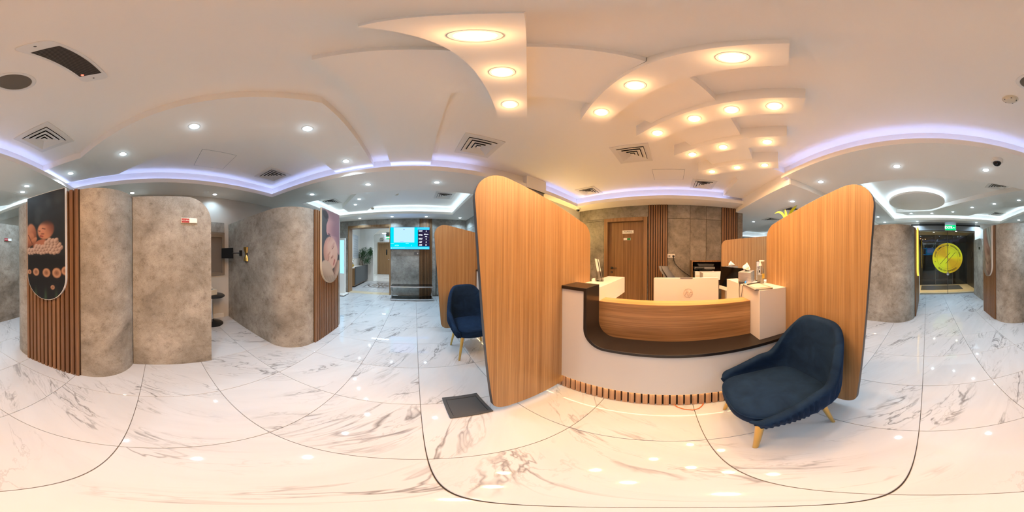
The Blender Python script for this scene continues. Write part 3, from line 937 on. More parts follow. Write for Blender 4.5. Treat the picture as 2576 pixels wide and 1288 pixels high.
for k, (x0, x1, y0, y1) in enumerate([(-2.36, -1.88, 0.52, 0.98), (2.49, 2.89, -0.21, 0.30)]):
    m = MB().ring([(x0, y0), (x1, y0), (x1, y1), (x0, y1)], [(x0 + 0.004, y0 + 0.004), (x1 - 0.004, y0 + 0.004), (x1 - 0.004, y1 - 0.004), (x0 + 0.004, y1 - 0.004)], UZ - 0.0008, UZ + 0.01)
    t = tag(obj('access_hatch', MB().box(x0 + 0.004, x1 - 0.004, y0 + 0.004, y1 - 0.004, UZ - 0.002, UZ + 0.01), M_ceil), ('square flush access hatch in the ceiling over the blind window', 'flush access hatch in the ceiling over the reception office')[k], 'hatch')
    obj('hatch_gap', m, M_greyplastic, t)

# ------------------------------------------------------------------ curved pods
PH = 2.02
def pod(name, label, sgn, xf, y0, y1, depth, nsl=13, open_back=True, r=0.42):
    """hollow U of plastered wall whose rounded nose carries a slatted strip; sgn = which way the nose looks"""
    t = thing(name, label, 'partition')
    def outline(off):
        rr = r - off
        xc = xf - sgn * r
        a = [(xc + sgn * rr * math.cos(R(q)), y1 + rr * math.sin(R(q))) for q in [90 - 9 * k for k in range(11)]]
        b = [(xc + sgn * rr * math.cos(R(q)), y0 + rr * math.sin(R(q))) for q in [-9 * k for k in range(11)]]
        return [(xf - sgn * depth, y1 + rr)] + a + b + [(xf - sgn * depth, y0 - rr)]
    out, inn = outline(0), outline(0.09)
    poly = out + inn[::-1]
    m = MB()
    n = len(out)
    vs_ = [(p[0], p[1], z) for z in (0, PH) for p in out] + [(p[0], p[1], z) for z in (0, PH) for p in inn]
    fs = []
    for i in range(n - 1):
        fs += [(i, i + 1, n + i + 1, n + i), (2 * n + i + 1, 2 * n + i, 3 * n + i, 3 * n + i + 1), (n + i, n + i + 1, 3 * n + i + 1, 3 * n + i), (i + 1, i, 2 * n + i, 2 * n + i + 1)]
    for i in (0, n - 1):
        fs.append((i, n + i, 3 * n + i, 2 * n + i))
    m.add(vs_, fs)
    obj('shell', m, M_cement, t, smooth=True)
    slat_run(t, 'y', xf + sgn * 0.003, y0 + 0.005, y1 - 0.005, 0.0, PH + 0.003, nsl, depth=0.024, sign=sgn)
    return t
pod('curved_pod', 'curved cement pod with the black baby poster, nearest the camera', 1, -1.345, -1.40, -0.70, 1.82)
pod('curved_pod', 'curved cement pod with the poster of a mouth kissing a sleeping baby', 1, -1.335, 1.86, 2.60, 1.83, 14)
pod('curved_pod', 'curved cement pod with the pale hand poster, right of the glass entrance', 1, -1.38, -3.76, -3.06, 1.78)
pod('curved_pod', 'curved cement pod with the amber lit sign edge, left of the glass entrance', -1, 0.27, -5.05, -3.55, 2.3, 26)

def screen(label, x, y0, y1, rnd_hi, rt=0.28, th=0.085, zt=2.02, z0=0.0):
    q = [(y0, z0), (y1, z0), (y1, zt), (y0, zt)]
    rs = [0, 0, rt if rnd_hi else 0, 0 if rnd_hi else rt]
    o = obj('arched_screen', MB().prism(rounded(q, rs, 12), x - th, x, 'x'), M_cement, smooth=True)
    return tag(o, label, 'partition')
screen('tall cement screen with one rounded corner and an occupied sign', -1.72, -0.278, 0.572, True)
screen('grey cement screen with rounded top beside the glass entrance', -1.66, -5.60, -4.66, True, 0.3, 0.09, 1.95)

# occupied signs
def occupied(label, M, s=1.0):
    t = thing('occupied_sign', label, 'sign')
    t.matrix_world = M
    obj('sign_frame', MB().box(-0.088 * s, 0.088 * s, -0.028 * s, 0.028 * s, -0.004, 0.006), M_steel, t, bevel=0.002)
    obj('white_slide', MB().box(0.0, 0.083 * s, -0.023 * s, 0.023 * s, 0.006, 0.0075), M_whiteplastic, t)
    rs_ = obj('red_slide', MB().box(-0.083 * s, 0.0, -0.023 * s, 0.023 * s, 0.006, 0.0085), M_red, t)
    put_text('OCCUPIED', 0.019 * s, M_whiteplastic, rs_, Matrix.Translation((-0.041 * s, 0, 0.009)))
    return t
occupied('occupied sign with red tab on the tall cement screen', facing((-1.716, 0.325, 1.74), (1, 0, 0)))
occupied('small occupied sign with red tab on the pod wall behind the black baby poster', facing((-1.98, -2.64 + 0.008, 1.70), (0, 1, 0)), 1.05)
tag(obj('door_plate', MB().box(-1.664, -1.652, -5.02, -4.92, 1.60, 1.68), M_blackplastic, bevel=0.002), 'small dark plate on the grey screen beside the glass entrance', 'sign')

# ------------------------------------------------------------------ posters (flat photographic prints, colour per vertex)
def sm(a, b, x):
    t = min(1, max(0, (x - a) / (b - a)))
    return t * t * (3 - 2 * t)
def mixr(a, b, t):
    return tuple(a[i] + (b[i] - a[i]) * t for i in range(3))
def ell(x, y, cx_, cy_, rx, ry, rot=0, soft=0.12):
    c, s = math.cos(R(rot)), math.sin(R(rot))
    dx, dy = x - cx_, y - cy_
    u, v = (dx * c + dy * s) / rx, (-dx * s + dy * c) / ry
    d = math.hypot(u, v)
    return 1 - sm(1 - soft, 1 + soft, d), u, v
def seg(x, y, x0, y0, x1, y1, w):
    dx, dy = x1 - x0, y1 - y0
    t = min(1, max(0, ((x - x0) * dx + (y - y0) * dy) / (dx * dx + dy * dy)))
    d = math.hypot(x - x0 - t * dx, y - y0 - t * dy)
    return 1 - sm(w * 0.5, w, d)
# x runs -0.255 .. 0.255 m left to right, y 0 .. 1.15 m upward
def paint_a(x, y):
    n = 0.5 + 0.5 * math.sin(x * 23 + math.sin(y * 17) * 2) * math.sin(y * 31 + x * 9)
    c = mixr((27, 30, 32), (36, 42, 45), n * sm(0.6, 1.1, y))
    for bx, by, br in ((-0.09, 0.95, 0.05), (0.05, 1.03, 0.035), (0.18, 1.06, 0.05), (-0.10, 0.86, 0.04)):
        e, u, v = ell(x, y, bx, by, br, br * 1.3, 20, 0.6)
        c = mixr(c, (66, 74, 76), e * 0.5)
    for bx, by, rx, ry, rt in ((-0.19, 0.71, 0.075, 0.12, 12), (-0.22, 0.64, 0.06, 0.09, -30), (-0.17, 0.62, 0.03, 0.075, -55)):
        e, u, v = ell(x, y, bx, by, rx, ry, rt)
        c = mixr(c, mixr((196, 132, 96), (122, 70, 46), sm(-0.6, 1.0, -v * 0.6 + u * 0.5)), e)
    c = mixr(c, (92, 50, 34), 0.8 * seg(x, y, -0.24, 0.70, -0.18, 0.60, 0.008))
    e, u, v = ell(x, y, -0.07, 0.585, 0.10, 0.05, 15)
    c = mixr(c, (176, 112, 84), e)
    e, u, v = ell(x, y, 0.012, 0.735, 0.112, 0.098, 12)
    f = mixr((204, 138, 102), (104, 58, 42), sm(-0.3, 1.1, u * 0.9 + 0.25 * v))
    f = mixr(f, (226, 164, 128), 0.5 * ell(x, y, -0.045, 0.75, 0.05, 0.05, 0, 0.8)[0])
    f = mixr(f, (84, 44, 34), 0.85 * seg(x, y, -0.035, 0.757, 0.005, 0.745, 0.008))
    f = mixr(f, (84, 44, 34), 0.7 * seg(x, y, -0.085, 0.735, -0.062, 0.728, 0.007))
    f = mixr(f, (214, 140, 108), 0.8 * ell(x, y, -0.028, 0.712, 0.020, 0.020, 0, 0.5)[0])
    f = mixr(f, (96, 48, 38), 0.7 * seg(x, y, -0.042, 0.697, -0.012, 0.695, 0.008))
    f = mixr(f, (150, 62, 52), 0.85 * seg(x, y, -0.060, 0.678, -0.025, 0.668, 0.011))
    f = mixr(f, (58, 34, 26), 0.8 * sm(0.35, 1.0, v + 0.35 * u))
    c = mixr(c, f, e)
    k, best = 0, None
    for row, (yy, x0, x1) in enumerate(((0.505, -0.26, 0.20), (0.535, -0.25, 0.21), (0.565, -0.12, 0.20), (0.595, 0.0, 0.18), (0.62, 0.06, 0.15))):
        q = x0 + (row % 2) * 0.02
        while q < x1:
            e, u, v = ell(x, y, q, yy + 0.006 * math.sin(q * 40), 0.030, 0.024, 25, 0.15)
            if e > 0.2:
                c = mixr(c, mixr((206, 178, 160), (128, 100, 88), sm(-0.4, 1.0, -v * 0.8 + 0.3 * u)), e)
            q += 0.043
    if y < 0.47:
        c = mixr(c, (20, 19, 20), sm(0.49, 0.46, y))
    for bx, by, br in ((-0.225, 0.285, 0.03), (-0.125, 0.29, 0.047), (0.02, 0.29, 0.052), (0.15, 0.295, 0.056), (0.25, 0.32, 0.045), (0.10, 0.145, 0.026)):
        e, u, v = ell(x, y, bx, by, br, br * 0.92, 0, 0.1)
        if e > 0:
            d = math.hypot(u, v)
            f = mixr((150, 104, 76), (196, 150, 116), 0.5 + 0.5 * math.cos(d * 9))
            f = mixr(f, (70, 44, 34), 0.7 * (1 - sm(0.0, 0.35, d)))
            c = mixr(c, f, e)
    if y < 0.2:
        g_ = max(0, math.sin(x * 46 + 1.2)) ** 3 * sm(0.18, 0.02, y)
        c = mixr(c, (70, 112, 70), g_ * 0.7)
    return c
def paint_b(x, y):
    c = mixr((82, 84, 84), (62, 66, 68), sm(-0.25, 0.1, x))
    # the kissing face: forehead, nose, lips and chin from the upper right
    xb = [(1.16, -0.30), (1.06, -0.20), (0.98, -0.11), (0.90, -0.155), (0.80, -0.16), (0.75, -0.13), (0.74, -0.02), (0.71, 0.0), (0.66, 0.03), (0.60, 0.10), (0.50, 0.20), (0.44, 0.26)]
    bx = 0.3
    for (ya, xa), (yb, xc) in zip(xb, xb[1:]):
        if yb <= y <= ya:
            bx = xa + (xc - xa) * (ya - y) / (ya - yb)
    e = sm(bx - 0.008, bx + 0.008, x)
    f = mixr((198, 152, 148), (150, 112, 116), sm(0.0, 0.28, x - bx))
    f = mixr(f, (122, 88, 92), sm(0.9, 1.15, y) * 0.5)
    c = mixr(c, f, e)
    c = mixr(c, (54, 46, 46), ell(x, y, -0.18, 1.06, 0.09, 0.06, -30, 0.3)[0])
    c = mixr(c, (104, 68, 68), 0.8 * ell(x, y, -0.075, 0.762, 0.035, 0.014, -8, 0.6)[0])
    c = mixr(c, (178, 104, 104), 0.8 * ell(x, y, 0.02, 0.69, 0.035, 0.018, -35, 0.3)[0])
    c = mixr(c, (84, 50, 52), 0.9 * seg(x, y, 0.0, 0.668, 0.09, 0.63, 0.010))
    # sleeping baby
    e, u, v = ell(x, y, -0.01, 0.475, 0.225, 0.26, 22, 0.06)
    f = mixr((226, 186, 164), (176, 126, 108), sm(0.1, 1.1, -u * 0.75 + 0.2 * v))
    f = mixr(f, (212, 158, 140), 0.5 * sm(0.4, 0.9, v))
    f = mixr(f, (150, 104, 90), 0.4 * (0.5 + 0.5 * math.sin(x * 120 + y * 60)) * sm(0.55, 0.95, v))
    for a, b, c2, d, w, col, k in ((0.015, 0.535, 0.05, 0.55, 0.008, (120, 76, 66), 0.8), (0.05, 0.55, 0.085, 0.59, 0.008, (120, 76, 66), 0.8), (-0.135, 0.34, -0.10, 0.365, 0.009, (120, 76, 66), 0.8), (-0.10, 0.365, -0.075, 0.42, 0.009, (120, 76, 66), 0.8), (0.02, 0.57, 0.09, 0.63, 0.03, (196, 146, 128), 0.5), (-0.16, 0.36, -0.10, 0.44, 0.03, (196, 146, 128), 0.5), (-0.10, 0.44, -0.05, 0.48, 0.02, (176, 128, 112), 0.5),
                                   (0.0, 0.395, 0.045, 0.42, 0.024, (168, 114, 98), 0.6), (0.005, 0.405, 0.02, 0.40, 0.008, (110, 66, 56), 0.7), (0.07, 0.285, 0.10, 0.36, 0.022, (190, 106, 98), 0.8), (0.09, 0.30, 0.115, 0.355, 0.016, (198, 112, 104), 0.7), (0.078, 0.295, 0.112, 0.358, 0.006, (116, 54, 50), 0.75)):
        f = mixr(f, col, k * seg(x, y, a, b, c2, d, w))
    f = mixr(f, (238, 204, 184), 0.6 * ell(x, y, -0.005, 0.455, 0.03, 0.05, -30, 0.7)[0])
    c = mixr(c, f, e)
    # arm and knuckles below
    e, u, v = ell(x, y, -0.11, 0.17, 0.24, 0.15, -42, 0.06)
    c = mixr(c, mixr((206, 184, 162), (142, 118, 100), sm(-0.3, 1.0, -v * 0.7 + u * 0.3)), e)
    e, u, v = ell(x, y, 0.20, 0.20, 0.10, 0.17, -28, 0.08)
    c = mixr(c, mixr((212, 182, 160), (156, 120, 104), sm(-0.2, 1.0, -u)), e)
    c = mixr(c, (110, 74, 62), 0.7 * seg(x, y, 0.03, 0.21, 0.105, 0.13, 0.014))
    if y < 0.12:
        c = mixr(c, (186, 168, 148), sm(0.14, 0.05, y) * 0.8)
        c = mixr(c, (140, 124, 108), 0.3 * (0.5 + 0.5 * math.sin(x * 90 + y * 60)))
    return c
def paint_d(x, y):
    c = mixr((176, 170, 158), (150, 138, 126), sm(1.0, 0.2, y))
    e, u, v = ell(x, y, -0.02, 0.72, 0.17, 0.42, 10, 0.08)
    c = mixr(c, mixr((188, 148, 130), (128, 86, 72), sm(-0.3, 1.0, u + 0.3 * math.sin(y * 24 + x * 12))), e)
    e, u, v = ell(x, y, 0.09, 0.98, 0.11, 0.32, 18, 0.08)
    c = mixr(c, mixr((206, 210, 204), (142, 152, 146), 0.5 + 0.5 * math.sin(u * 6)), e)
    e, u, v = ell(x, y, 0.06, 0.27, 0.17, 0.24, 0, 0.1)
    c = mixr(c, mixr((190, 158, 140), (130, 98, 84), sm(-0.5, 0.9, u - v * 0.4)), e)
    for a, b, c2, d, w in ((-0.20, 0.60, -0.10, 0.40, 0.02), (-0.10, 0.40, 0.02, 0.30, 0.03), (0.02, 0.30, 0.18, 0.36, 0.024), (-0.16, 0.34, -0.05, 0.16, 0.018), (0.0, 0.64, 0.10, 0.48, 0.014), (-0.05, 0.70, 0.02, 0.50, 0.012), (0.0, 0.12, 0.12, 0.08, 0.03), (0.05, 0.56, 0.10, 0.36, 0.012)):
        c = mixr(c, (104, 66, 54), 0.7 * seg(x, y, a, b, c2, d, w * 1.5) * (0.6 + 0.4 * math.sin(x * 60 + y * 40)))
    return c
def poster(label, M, paint, edge_mat, w=0.51, hgt=1.145, th=0.03, nx=90, ny=200):
    """a board with a half-round foot; local x right, y up from the foot, z toward the viewer"""
    t = thing('wall_poster', label, 'poster')
    t.matrix_world = M
    r = w / 2
    shp = [(r, hgt), (-r, hgt)] + [(-r * math.cos(R(a)), r - r * math.sin(R(a))) for a in range(0, 181, 6)]
    obj('poster_board', MB().prism(shp, 0.0, th - 0.001, 'z'), edge_mat, t)
    vs_, cols, fs = [], [], []
    for i in range(nx + 1):
        a = PI * i / nx
        x = -r * 0.985 * math.cos(a)
        yb = r - math.sqrt(max(0, (r * 0.985) ** 2 - x * x))
        for j in range(ny + 1):
            y = yb + (hgt - 0.004 - yb) * j / ny
            vs_.append((x, y, th))
            cols.append([q * 0.86 for q in paint(x, y * 1.15 / hgt)])
    for i in range(nx):
        for j in range(ny):
            k = i * (ny + 1) + j
            fs.append((k, k + ny + 1, k + ny + 2, k + 1))
    me = bpy.data.meshes.new('poster_print')
    me.from_pydata(vs_, [], fs)
    at = me.color_attributes.new('print', 'FLOAT_COLOR', 'POINT')
    flat = []
    for c in cols:
        flat += [*lin([min(255, max(0, q)) for q in c]), 1.0]
    at.data.foreach_set('color', flat)
    obj('poster_print', me, M_print, t)
    return t
poster('black poster of a baby asleep on a knitted blanket, on the nearest pod', facing((-1.318, -1.085, 0.905), (1, 0, 0)), paint_a, M_whiteplastic)
poster('poster of a mouth kissing a sleeping baby, on the pod slats', facing((-1.308, 2.275, 0.92), (1, 0, 0)), paint_b, M_cream, w=0.57, hgt=1.16)
poster('pale poster of a wrinkled baby hand on the pod right of the entrance', facing((-1.353, -3.41, 0.925), (1, 0, 0)), paint_d, M_whiteplastic, nx=50, ny=120, hgt=1.10)
poster('dark poster with a glowing amber edge on the pod left of the entrance', facing((0.243, -4.25, 0.87), (-1, 0, 0)), lambda x, y: (70, 58, 52), E_amber, w=0.62, hgt=1.22, th=0.04, nx=12, ny=12)

# ------------------------------------------------------------------ reception desk
YL, YR = 0.815, -0.93
CZ = 0.655
def make_desk():
    t = thing('reception_desk', 'straight reception desk, white front with black ribbon counter, before the wooden office door', 'desk')
    xr0, xr1 = 1.03, 1.247
    th, r = 0.026, 0.17
    yo, zo = 0.61, CZ - th - 0.003
    outer = [(YL, 1.128), (YL, 1.102)]
    # ribbon outline in (y, z): ledge, leg, rounded corner, counter
    lo = [(YL, 1.102), (yo, 1.102)] + [(yo - r + r * math.cos(R(a)), zo + r - r * math.sin(R(a))) for a in range(0, 91, 9)] + [(YR, zo)]
    ri = r - th
    hi = [(YR, CZ)] + [(yo - r + ri * math.cos(R(a)), zo + r - ri * math.sin(R(a))) for a in range(90, -1, -9)] + [(yo - th, 1.128), (YL, 1.128)]
    pts = lo + hi
    # strip of quads between matching points keeps the caps clean
    L = [(YL, 1.102), (yo, 1.102)] + lo[2:]
    U = [(YL, 1.128), (yo - th, 1.128)] + hi[1:-2][::-1] + [(YR, CZ)]
    m = MB()
    n = len(L)
    for i in range(n - 1):
        a, b, c, d = L[i], L[i + 1], U[i + 1], U[i]
        for x, fl_ in ((xr0, 0), (xr1, 1)):
            q = [(x, *p) for p in (a, b, c, d)]
            m.poly(q)
        m.poly([(xr0, *a), (xr1, *a), (xr1, *b), (xr0, *b)])
        m.poly([(xr0, *d), (xr0, *c), (xr1, *c), (xr1, *d)])
    for a, d in ((L[0], U[0]), (L[-1], U[-1])):
        m.poly([(xr0, *a), (xr0, *d), (xr1, *d), (xr1, *a)])
    obj('ribbon_counter', m, M_black, t, smooth=True, bevel=0.002)
    fp = [(YR, 0.185), (YL, 0.185), (YL, 1.1015), (yo + 0.0005, 1.1015)] + [(yo - r + (r + 0.0005) * math.cos(R(a)), zo + r - (r + 0.0005) * math.sin(R(a))) for a in range(0, 91, 9)] + [(YR, zo - 0.0005)]
    obj('front_panel', MB().prism(fp, 1.04, 1.23, 'x'), M_white, t)
    obj('plinth_core', MB().box(1.076, 1.22, YR + 0.02, YL + 0.05, 0.0, 0.184), M_slatback, t)
    sm_ = MB().box(1.058, 1.078, -0.017, 0.017, 0.002, 0.182).mesh('plinth_slat')
    sm_.materials.append(M_plinth)
    k = 0
    y = YL + 0.04
    while y > YR + 0.01:
        obj('plinth_slat', sm_, None, t, loc=(0, y, 0))
        y -= 0.0462
    obj('plinth_light', MB().box(1.044, 1.052, YR + 0.02, YL - 0.02, 0.181, 0.1845), E_plinth, t)
    # upper board behind the counter, its corner following the ribbon
    ri2 = ri - 0.0005
    bp_ = [(-0.66, CZ + 0.0005)] + [(yo - r + ri2 * math.cos(R(a)), zo + r - ri2 * math.sin(R(a))) for a in range(90, -1, -9)] + [(yo - th - 0.0005, 0.98), (-0.66, 0.98)]
    obj('upper_board', MB().prism(bp_, 1.243, 1.246, 'x'), M_oak_h, t)
    obj('board_cap', MB().box(1.2465, 1.385, -0.66, yo - th - 0.0005, 0.655, 0.981), M_oak_top, t)
    obj('right_pedestal', MB().box(1.09, 1.85, YR + 0.001, -0.662, CZ + 0.0005, 1.10), M_white, t, bevel=0.0015)
    obj('left_pedestal', MB().box(1.2475, 2.02, 0.586, YL - 0.001, 0.90, 1.10).box(1.2475, 1.40, 0.586, YL - 0.001, 0.0, 0.90), M_white, t, bevel=0.0015)
    obj('work_top', MB().box(1.386, 2.02, -0.66, 0.585, 0.735, 0.762), M_white, t)
    obj('modesty_side', MB().box(1.40, 2.0, 0.55, 0.585, 0.0, 0.735), M_oak_h, t)
    obj('modesty_side', MB().box(1.40, 2.0, -0.658, -0.625, 0.0, 0.735), M_oak_h, t)
    return t
desk = make_desk()
d2_ = copy_tree(desk)
d2_.location = (0, 1.79, 0)
for ch in list(d2_.children):
    if ch.name.split('.')[0] in ('left_pedestal', 'work_top', 'modesty_side', 'right_pedestal', 'board_cap'):
        bpy.data.objects.remove(ch, do_unlink=True)
d2_['label'] = 'second reception desk, hidden between the tall left partition and the farther one'

def partition(label, y, inner, flip=1, th=0.036):
    """tapering wooden privacy panel with rounded corners, outline in x, z"""
    p = rounded([(0.44, 0.085), (inner, 0.085), (inner, 1.665), (0.295, 1.91)], [0.10, 0.0, 0.15, 0.17], 10)
    m = MB()
    m.prism(p, min(y, y + flip * th), max(y, y + flip * th), 'y', 0, 1)
    o = obj('desk_partition', m, [M_oak, M_edge], bevel=0.002)
    return tag(o, label, 'partition', 'tapering wooden desk partitions')
partition('tall tapering wooden partition left of the reception desk', YL, 1.513)
partition('tall tapering wooden partition right of the reception desk, behind the velvet chair', YR, 1.40, -1)
partition('farther tapering wooden partition behind the small looking navy chair', 2.62, 1.513)
m = MB()
m.prism(rounded([(-0.93, 0.085), (-0.93, 1.675), (-2.10, 1.84), (-1.98, 0.085)], [0.0, 0.13, 0.14, 0.10], 10)[::-1], 2.90, 2.936, 'x', 0, 1)
tag(obj('desk_partition', m, [M_oak, M_edge], bevel=0.002), 'wooden partition in the back, behind the white box with a tissue box', 'partition', 'tapering wooden desk partitions')
# side station beyond the right partition
t = thing('side_desk', 'white side desk whose box top carries the far tissue box', 'desk')
obj('body', MB().box(1.43, 2.89, -1.36, -1.30, 0.0, 0.80), M_white, t)
obj('pedestal', MB().box(2.60, 2.895, -1.38, -0.52, 0.98, 1.10), M_white, t, bevel=0.0015)
obj('pedestal_leg', MB().box(2.75, 2.895, -1.38, -1.0, 0, 0.98), M_white, t)
obj('pedestal', MB().box(1.10, 1.62, -1.36, -0.97, 0.0, 1.10), M_white, t, bevel=0.0015)
obj('work_top', MB().box(1.62, 2.30, -1.30, -0.975, 0.735, 0.762), M_white, t)

# ------------------------------------------------------------------ chairs
def make_chair():
    t = thing('velvet_chair', 'navy velvet shell chair with gold legs in front of the right partition', 'chair')
    NU, ribs = 240, 44
    def path(u):
        a = abs(u)
        s = 1 if u >= 0 else -1
        if a > 0.52:
            k = (a - 0.52) / 0.48
            q = max(0, (k - 0.8) / 0.2)
            return (s * (0.270 - 0.014 * k * k - 0.035 * q * q), -0.03 + 0.265 * k)
        ph = a / 0.52 * PI / 2
        return (s * 0.27 * abs(math.sin(ph)) ** 0.62, -0.03 - 0.235 * abs(math.cos(ph)) ** 0.62)
    def top(u):
        a = abs(u)
        if a > 0.5:
            return 0.468 + 0.125 * ((1 - a) / 0.5) ** 1.1 - 0.02 * sm(0.9, 1.0, a)
        b = sum(max(0, 1 - min(1, abs(a + q * 0.014) / 0.44) ** 2.7) ** 0.72 for q in (-3, -2, -1, 0, 1, 2, 3)) / 7
        return 0.593 + 0.337 * b
    vs_, fs = [], []
    prof_n = 22
    for i in range(NU + 1):
        u = -1 + 2 * i / NU
        x, y = path(u)
        x2, y2 = path(min(1, u + 0.004))
        x1, y1 = path(max(-1, u - 0.004))
        tx, ty = x2 - x1, y2 - y1
        l = math.hypot(tx, ty)
        nx_, ny_ = ty / l, -tx / l          # outward for this winding
        if nx_ * x + ny_ * (y + 0.0) < 0:
            nx_, ny_ = -nx_, -ny_
        zt = top(u)
        zb = 0.345
        back = 1 - sm(0.25, 0.75, abs(u))
        tk = 0.028
        end = sm(1.0, 0.93, abs(u))
        tk *= 0.35 + 0.65 * end
        def pt(off, z):
            k = (z - 0.40)
            lean = -k * 0.20 * back
            tuck = -0.045 * sm(0.47, 0.345, z)   # underside draws in
            narrow = 1 - 0.10 * back * sm(0.55, 0.93, z)
            o_ = off + tuck
            return ((x + nx_ * o_) * narrow, y + ny_ * o_ + lean, z)
        row = []
        for k in range(9):
            z = zb + (zt - tk - zb) * k / 8
            rb = 0.0045 * math.cos(2 * PI * ribs * (u + 1) / 2) * sm(0.60, 0.54, z) * sm(0.10, 0.25, abs(u))
            row.append(pt(tk + rb, z))
        for k in range(1, 6):
            a = PI * k / 6
            row.append(pt(tk * math.cos(a), zt - tk + tk * math.sin(a)))
        for k in range(8):
            z = zt - tk - (zt - tk - 0.40) * k / 7
            row.append(pt(-tk, z))
        vs_ += row
    for i in range(NU):
        for k in range(prof_n - 1):
            a = i * prof_n + k
            fs.append((a, a + prof_n, a + prof_n + 1, a + 1))
    fs.append(tuple(range(prof_n)))
    fs.append(tuple(range(NU * prof_n + prof_n - 1, NU * prof_n - 1, -1)))
    obj('shell', MB().add(vs_, fs), M_velvet, t, smooth=True)
    def se(k, n_=3.4, sx=0.243, sy=0.262, dy=0.0):
        out = []
        for i in range(56):
            a = 2 * PI * i / 56
            c, s = math.cos(a), math.sin(a)
            out.append((sx * k * math.copysign(abs(c) ** (2 / n_), c), sy * k * math.copysign(abs(s) ** (2 / n_), s) + dy))
        return out
    cu = MB()
    rings = [(0.80, 0.335), (0.95, 0.350), (1.0, 0.385), (1.0, 0.425), (0.975, 0.448), (0.90, 0.462), (0.6, 0.468), (0.02, 0.470)]
    vv = []
    for k, z in rings:
        vv += [(p[0], p[1], z) for p in se(k, dy=0.0)]
    ff = [(r_ * 56 + i, r_ * 56 + (i + 1) % 56, (r_ + 1) * 56 + (i + 1) % 56, (r_ + 1) * 56 + i) for r_ in range(len(rings) - 1) for i in range(56)]
    ff += [tuple(range(55, -1, -1)), tuple(range(7 * 56, 8 * 56))]
    seat_ = obj('seat', cu.add(vv, ff), M_velvet, t, smooth=True)
    pi_ = MB().tube([(p[0] * 1.0, p[1], 0.440) for p in se(0.992)] + [(se(0.992)[0][0], se(0.992)[0][1], 0.440)], 0.004, 6)
    obj('piping', pi_, M_velvet, seat_, smooth=True)
    for sx, sy in ((-1, 1), (1, 1), (-1, -1), (1, -1)):
        a, b = (sx * 0.175, sy * 0.17, 0.345), (sx * 0.225, sy * 0.215, 0.0)
        obj('leg', MB().tube([a, b], 0.021, 14, r1=0.011), M_gold, t, smooth=True)
    return t
chair = make_chair()
chair.location = (0.71, -0.525, 0)
chair.rotation_euler = (0, 0, R(-5))
c2 = copy_tree(chair)
c2.location = (0.72, 1.96, 0)
c2.rotation_euler = (0, 0, R(180))
c2['label'] = 'navy velvet chair with gold legs behind the tall left partition'
chair['group'] = c2['group'] = 'navy velvet visitor chairs'

# ------------------------------------------------------------------ on and behind the desk
def monitor_back():
    t = thing('computer_monitor', 'white all in one computer seen from behind, round logo, on the reception desk', 'computer', (1.52, -0.15, 0.762))
    bc_ = obj('back_cover', MB().prism(rounded([(-0.308, 0.05), (0.308, 0.05), (0.308, 0.405), (-0.308, 0.405)], [0.012] * 4, 4), -0.004, 0.022, 'x'), M_white, t, bevel=0.003)
    obj('screen', MB().box(0.022, 0.026, -0.30, 0.30, 0.085, 0.398), M_blackglass, t)
    obj('stand', MB().box(0.02, 0.05, -0.06, 0.06, 0.0, 0.2).box(-0.02, 0.20, -0.12, 0.12, 0.0, 0.008), M_steel, t, bevel=0.002)
    obj('camera_bar', MB().box(-0.006, 0.024, -0.055, 0.062, 0.3985, 0.407), M_greyplastic, t)
    lg = MB().ring(circle(-0.012, 0.262, 0.044, 40), circle(-0.012, 0.262, 0.0405, 40), -0.0065, -0.003, 'x')
    M_logo = plain('logo_relief_shade', (204, 192, 178), 0.35)  # darker than the cover: shade of the relief put into the colour
    obj('logo_ring', lg, M_logo, bc_)
    put_text('hp', 0.075, M_logo, bc_, facing((-0.0055, -0.012, 0.264), (-1, 0, 0)), shear=0.35, extrude=0.002, bold=0.001)
monitor_back()
t = thing('office_monitor', 'tilted dark office screen with white chin behind the white pedestal', 'computer', (1.98, -0.735, 0.762), R(-75))
obj('screen', MB().box(-0.012, 0.0, -0.24, 0.24, 0.20, 0.47), M_blackglass, t, rot=(0, R(6), 0))
obj('chin', MB().box(-0.014, 0.004, -0.24, 0.24, 0.15, 0.20).box(0.0, 0.02, -0.24, 0.24, 0.15, 0.47), M_white, t, rot=(0, R(6), 0))
obj('stand', MB().box(0.0, 0.04, -0.04, 0.04, 0.0, 0.25).box(-0.06, 0.14, -0.09, 0.09, 0.0, 0.008), M_white, t)

def tissue_box(loc, rz, label, mat, L=0.24, W=0.13, Hh=0.115):
    t = thing('tissue_box', label, 'tissue box', loc, rz, 'boxed tissues on the counters')
    obj('box', MB().box(-W / 2, W / 2, -L / 2, L / 2, 0, Hh), mat, t, bevel=0.003)
    obj('slot', MB().prism([(0.02 * math.cos(a), 0.07 * math.sin(a)) for a in [2 * PI * k / 20 for k in range(20)]], Hh - 0.001, Hh + 0.0012), M_ink, t)
    m = MB()
    rnd = random.Random(3)
    vs_, n = [], 14
    for k, (r_, z) in enumerate(((0.012, Hh), (0.040, Hh + 0.022), (0.034, Hh + 0.045), (0.005, Hh + 0.082))):
        for i in range(n):
            a = 2 * PI * i / n
            q = r_ * (1 + 0.7 * math.sin(3 * a + 0.4 * k) + 0.25 * rnd.uniform(-1, 1))
            vs_.append((q * 0.75 * math.cos(a), q * 1.2 * math.sin(a), z + 0.012 * math.sin(2 * a + k)))
    fs = [(k * n + i, k * n + (i + 1) % n, (k + 1) * n + (i + 1) % n, (k + 1) * n + i) for k in range(3) for i in range(n)] + [tuple(range(3 * n, 4 * n))]
    obj('tissue', m.add(vs_, fs), M_paper, t)
    return t
tissue_box((1.57, -0.79, 1.10), R(52), 'brushed steel tissue box on the white pedestal beside the sanitizer bottle', M_steel)
tissue_box((2.76, -1.07, 1.10), R(0), 'grey tissue box on the far white box before the back partition', M_greyplastic, 0.22, 0.12, 0.10)
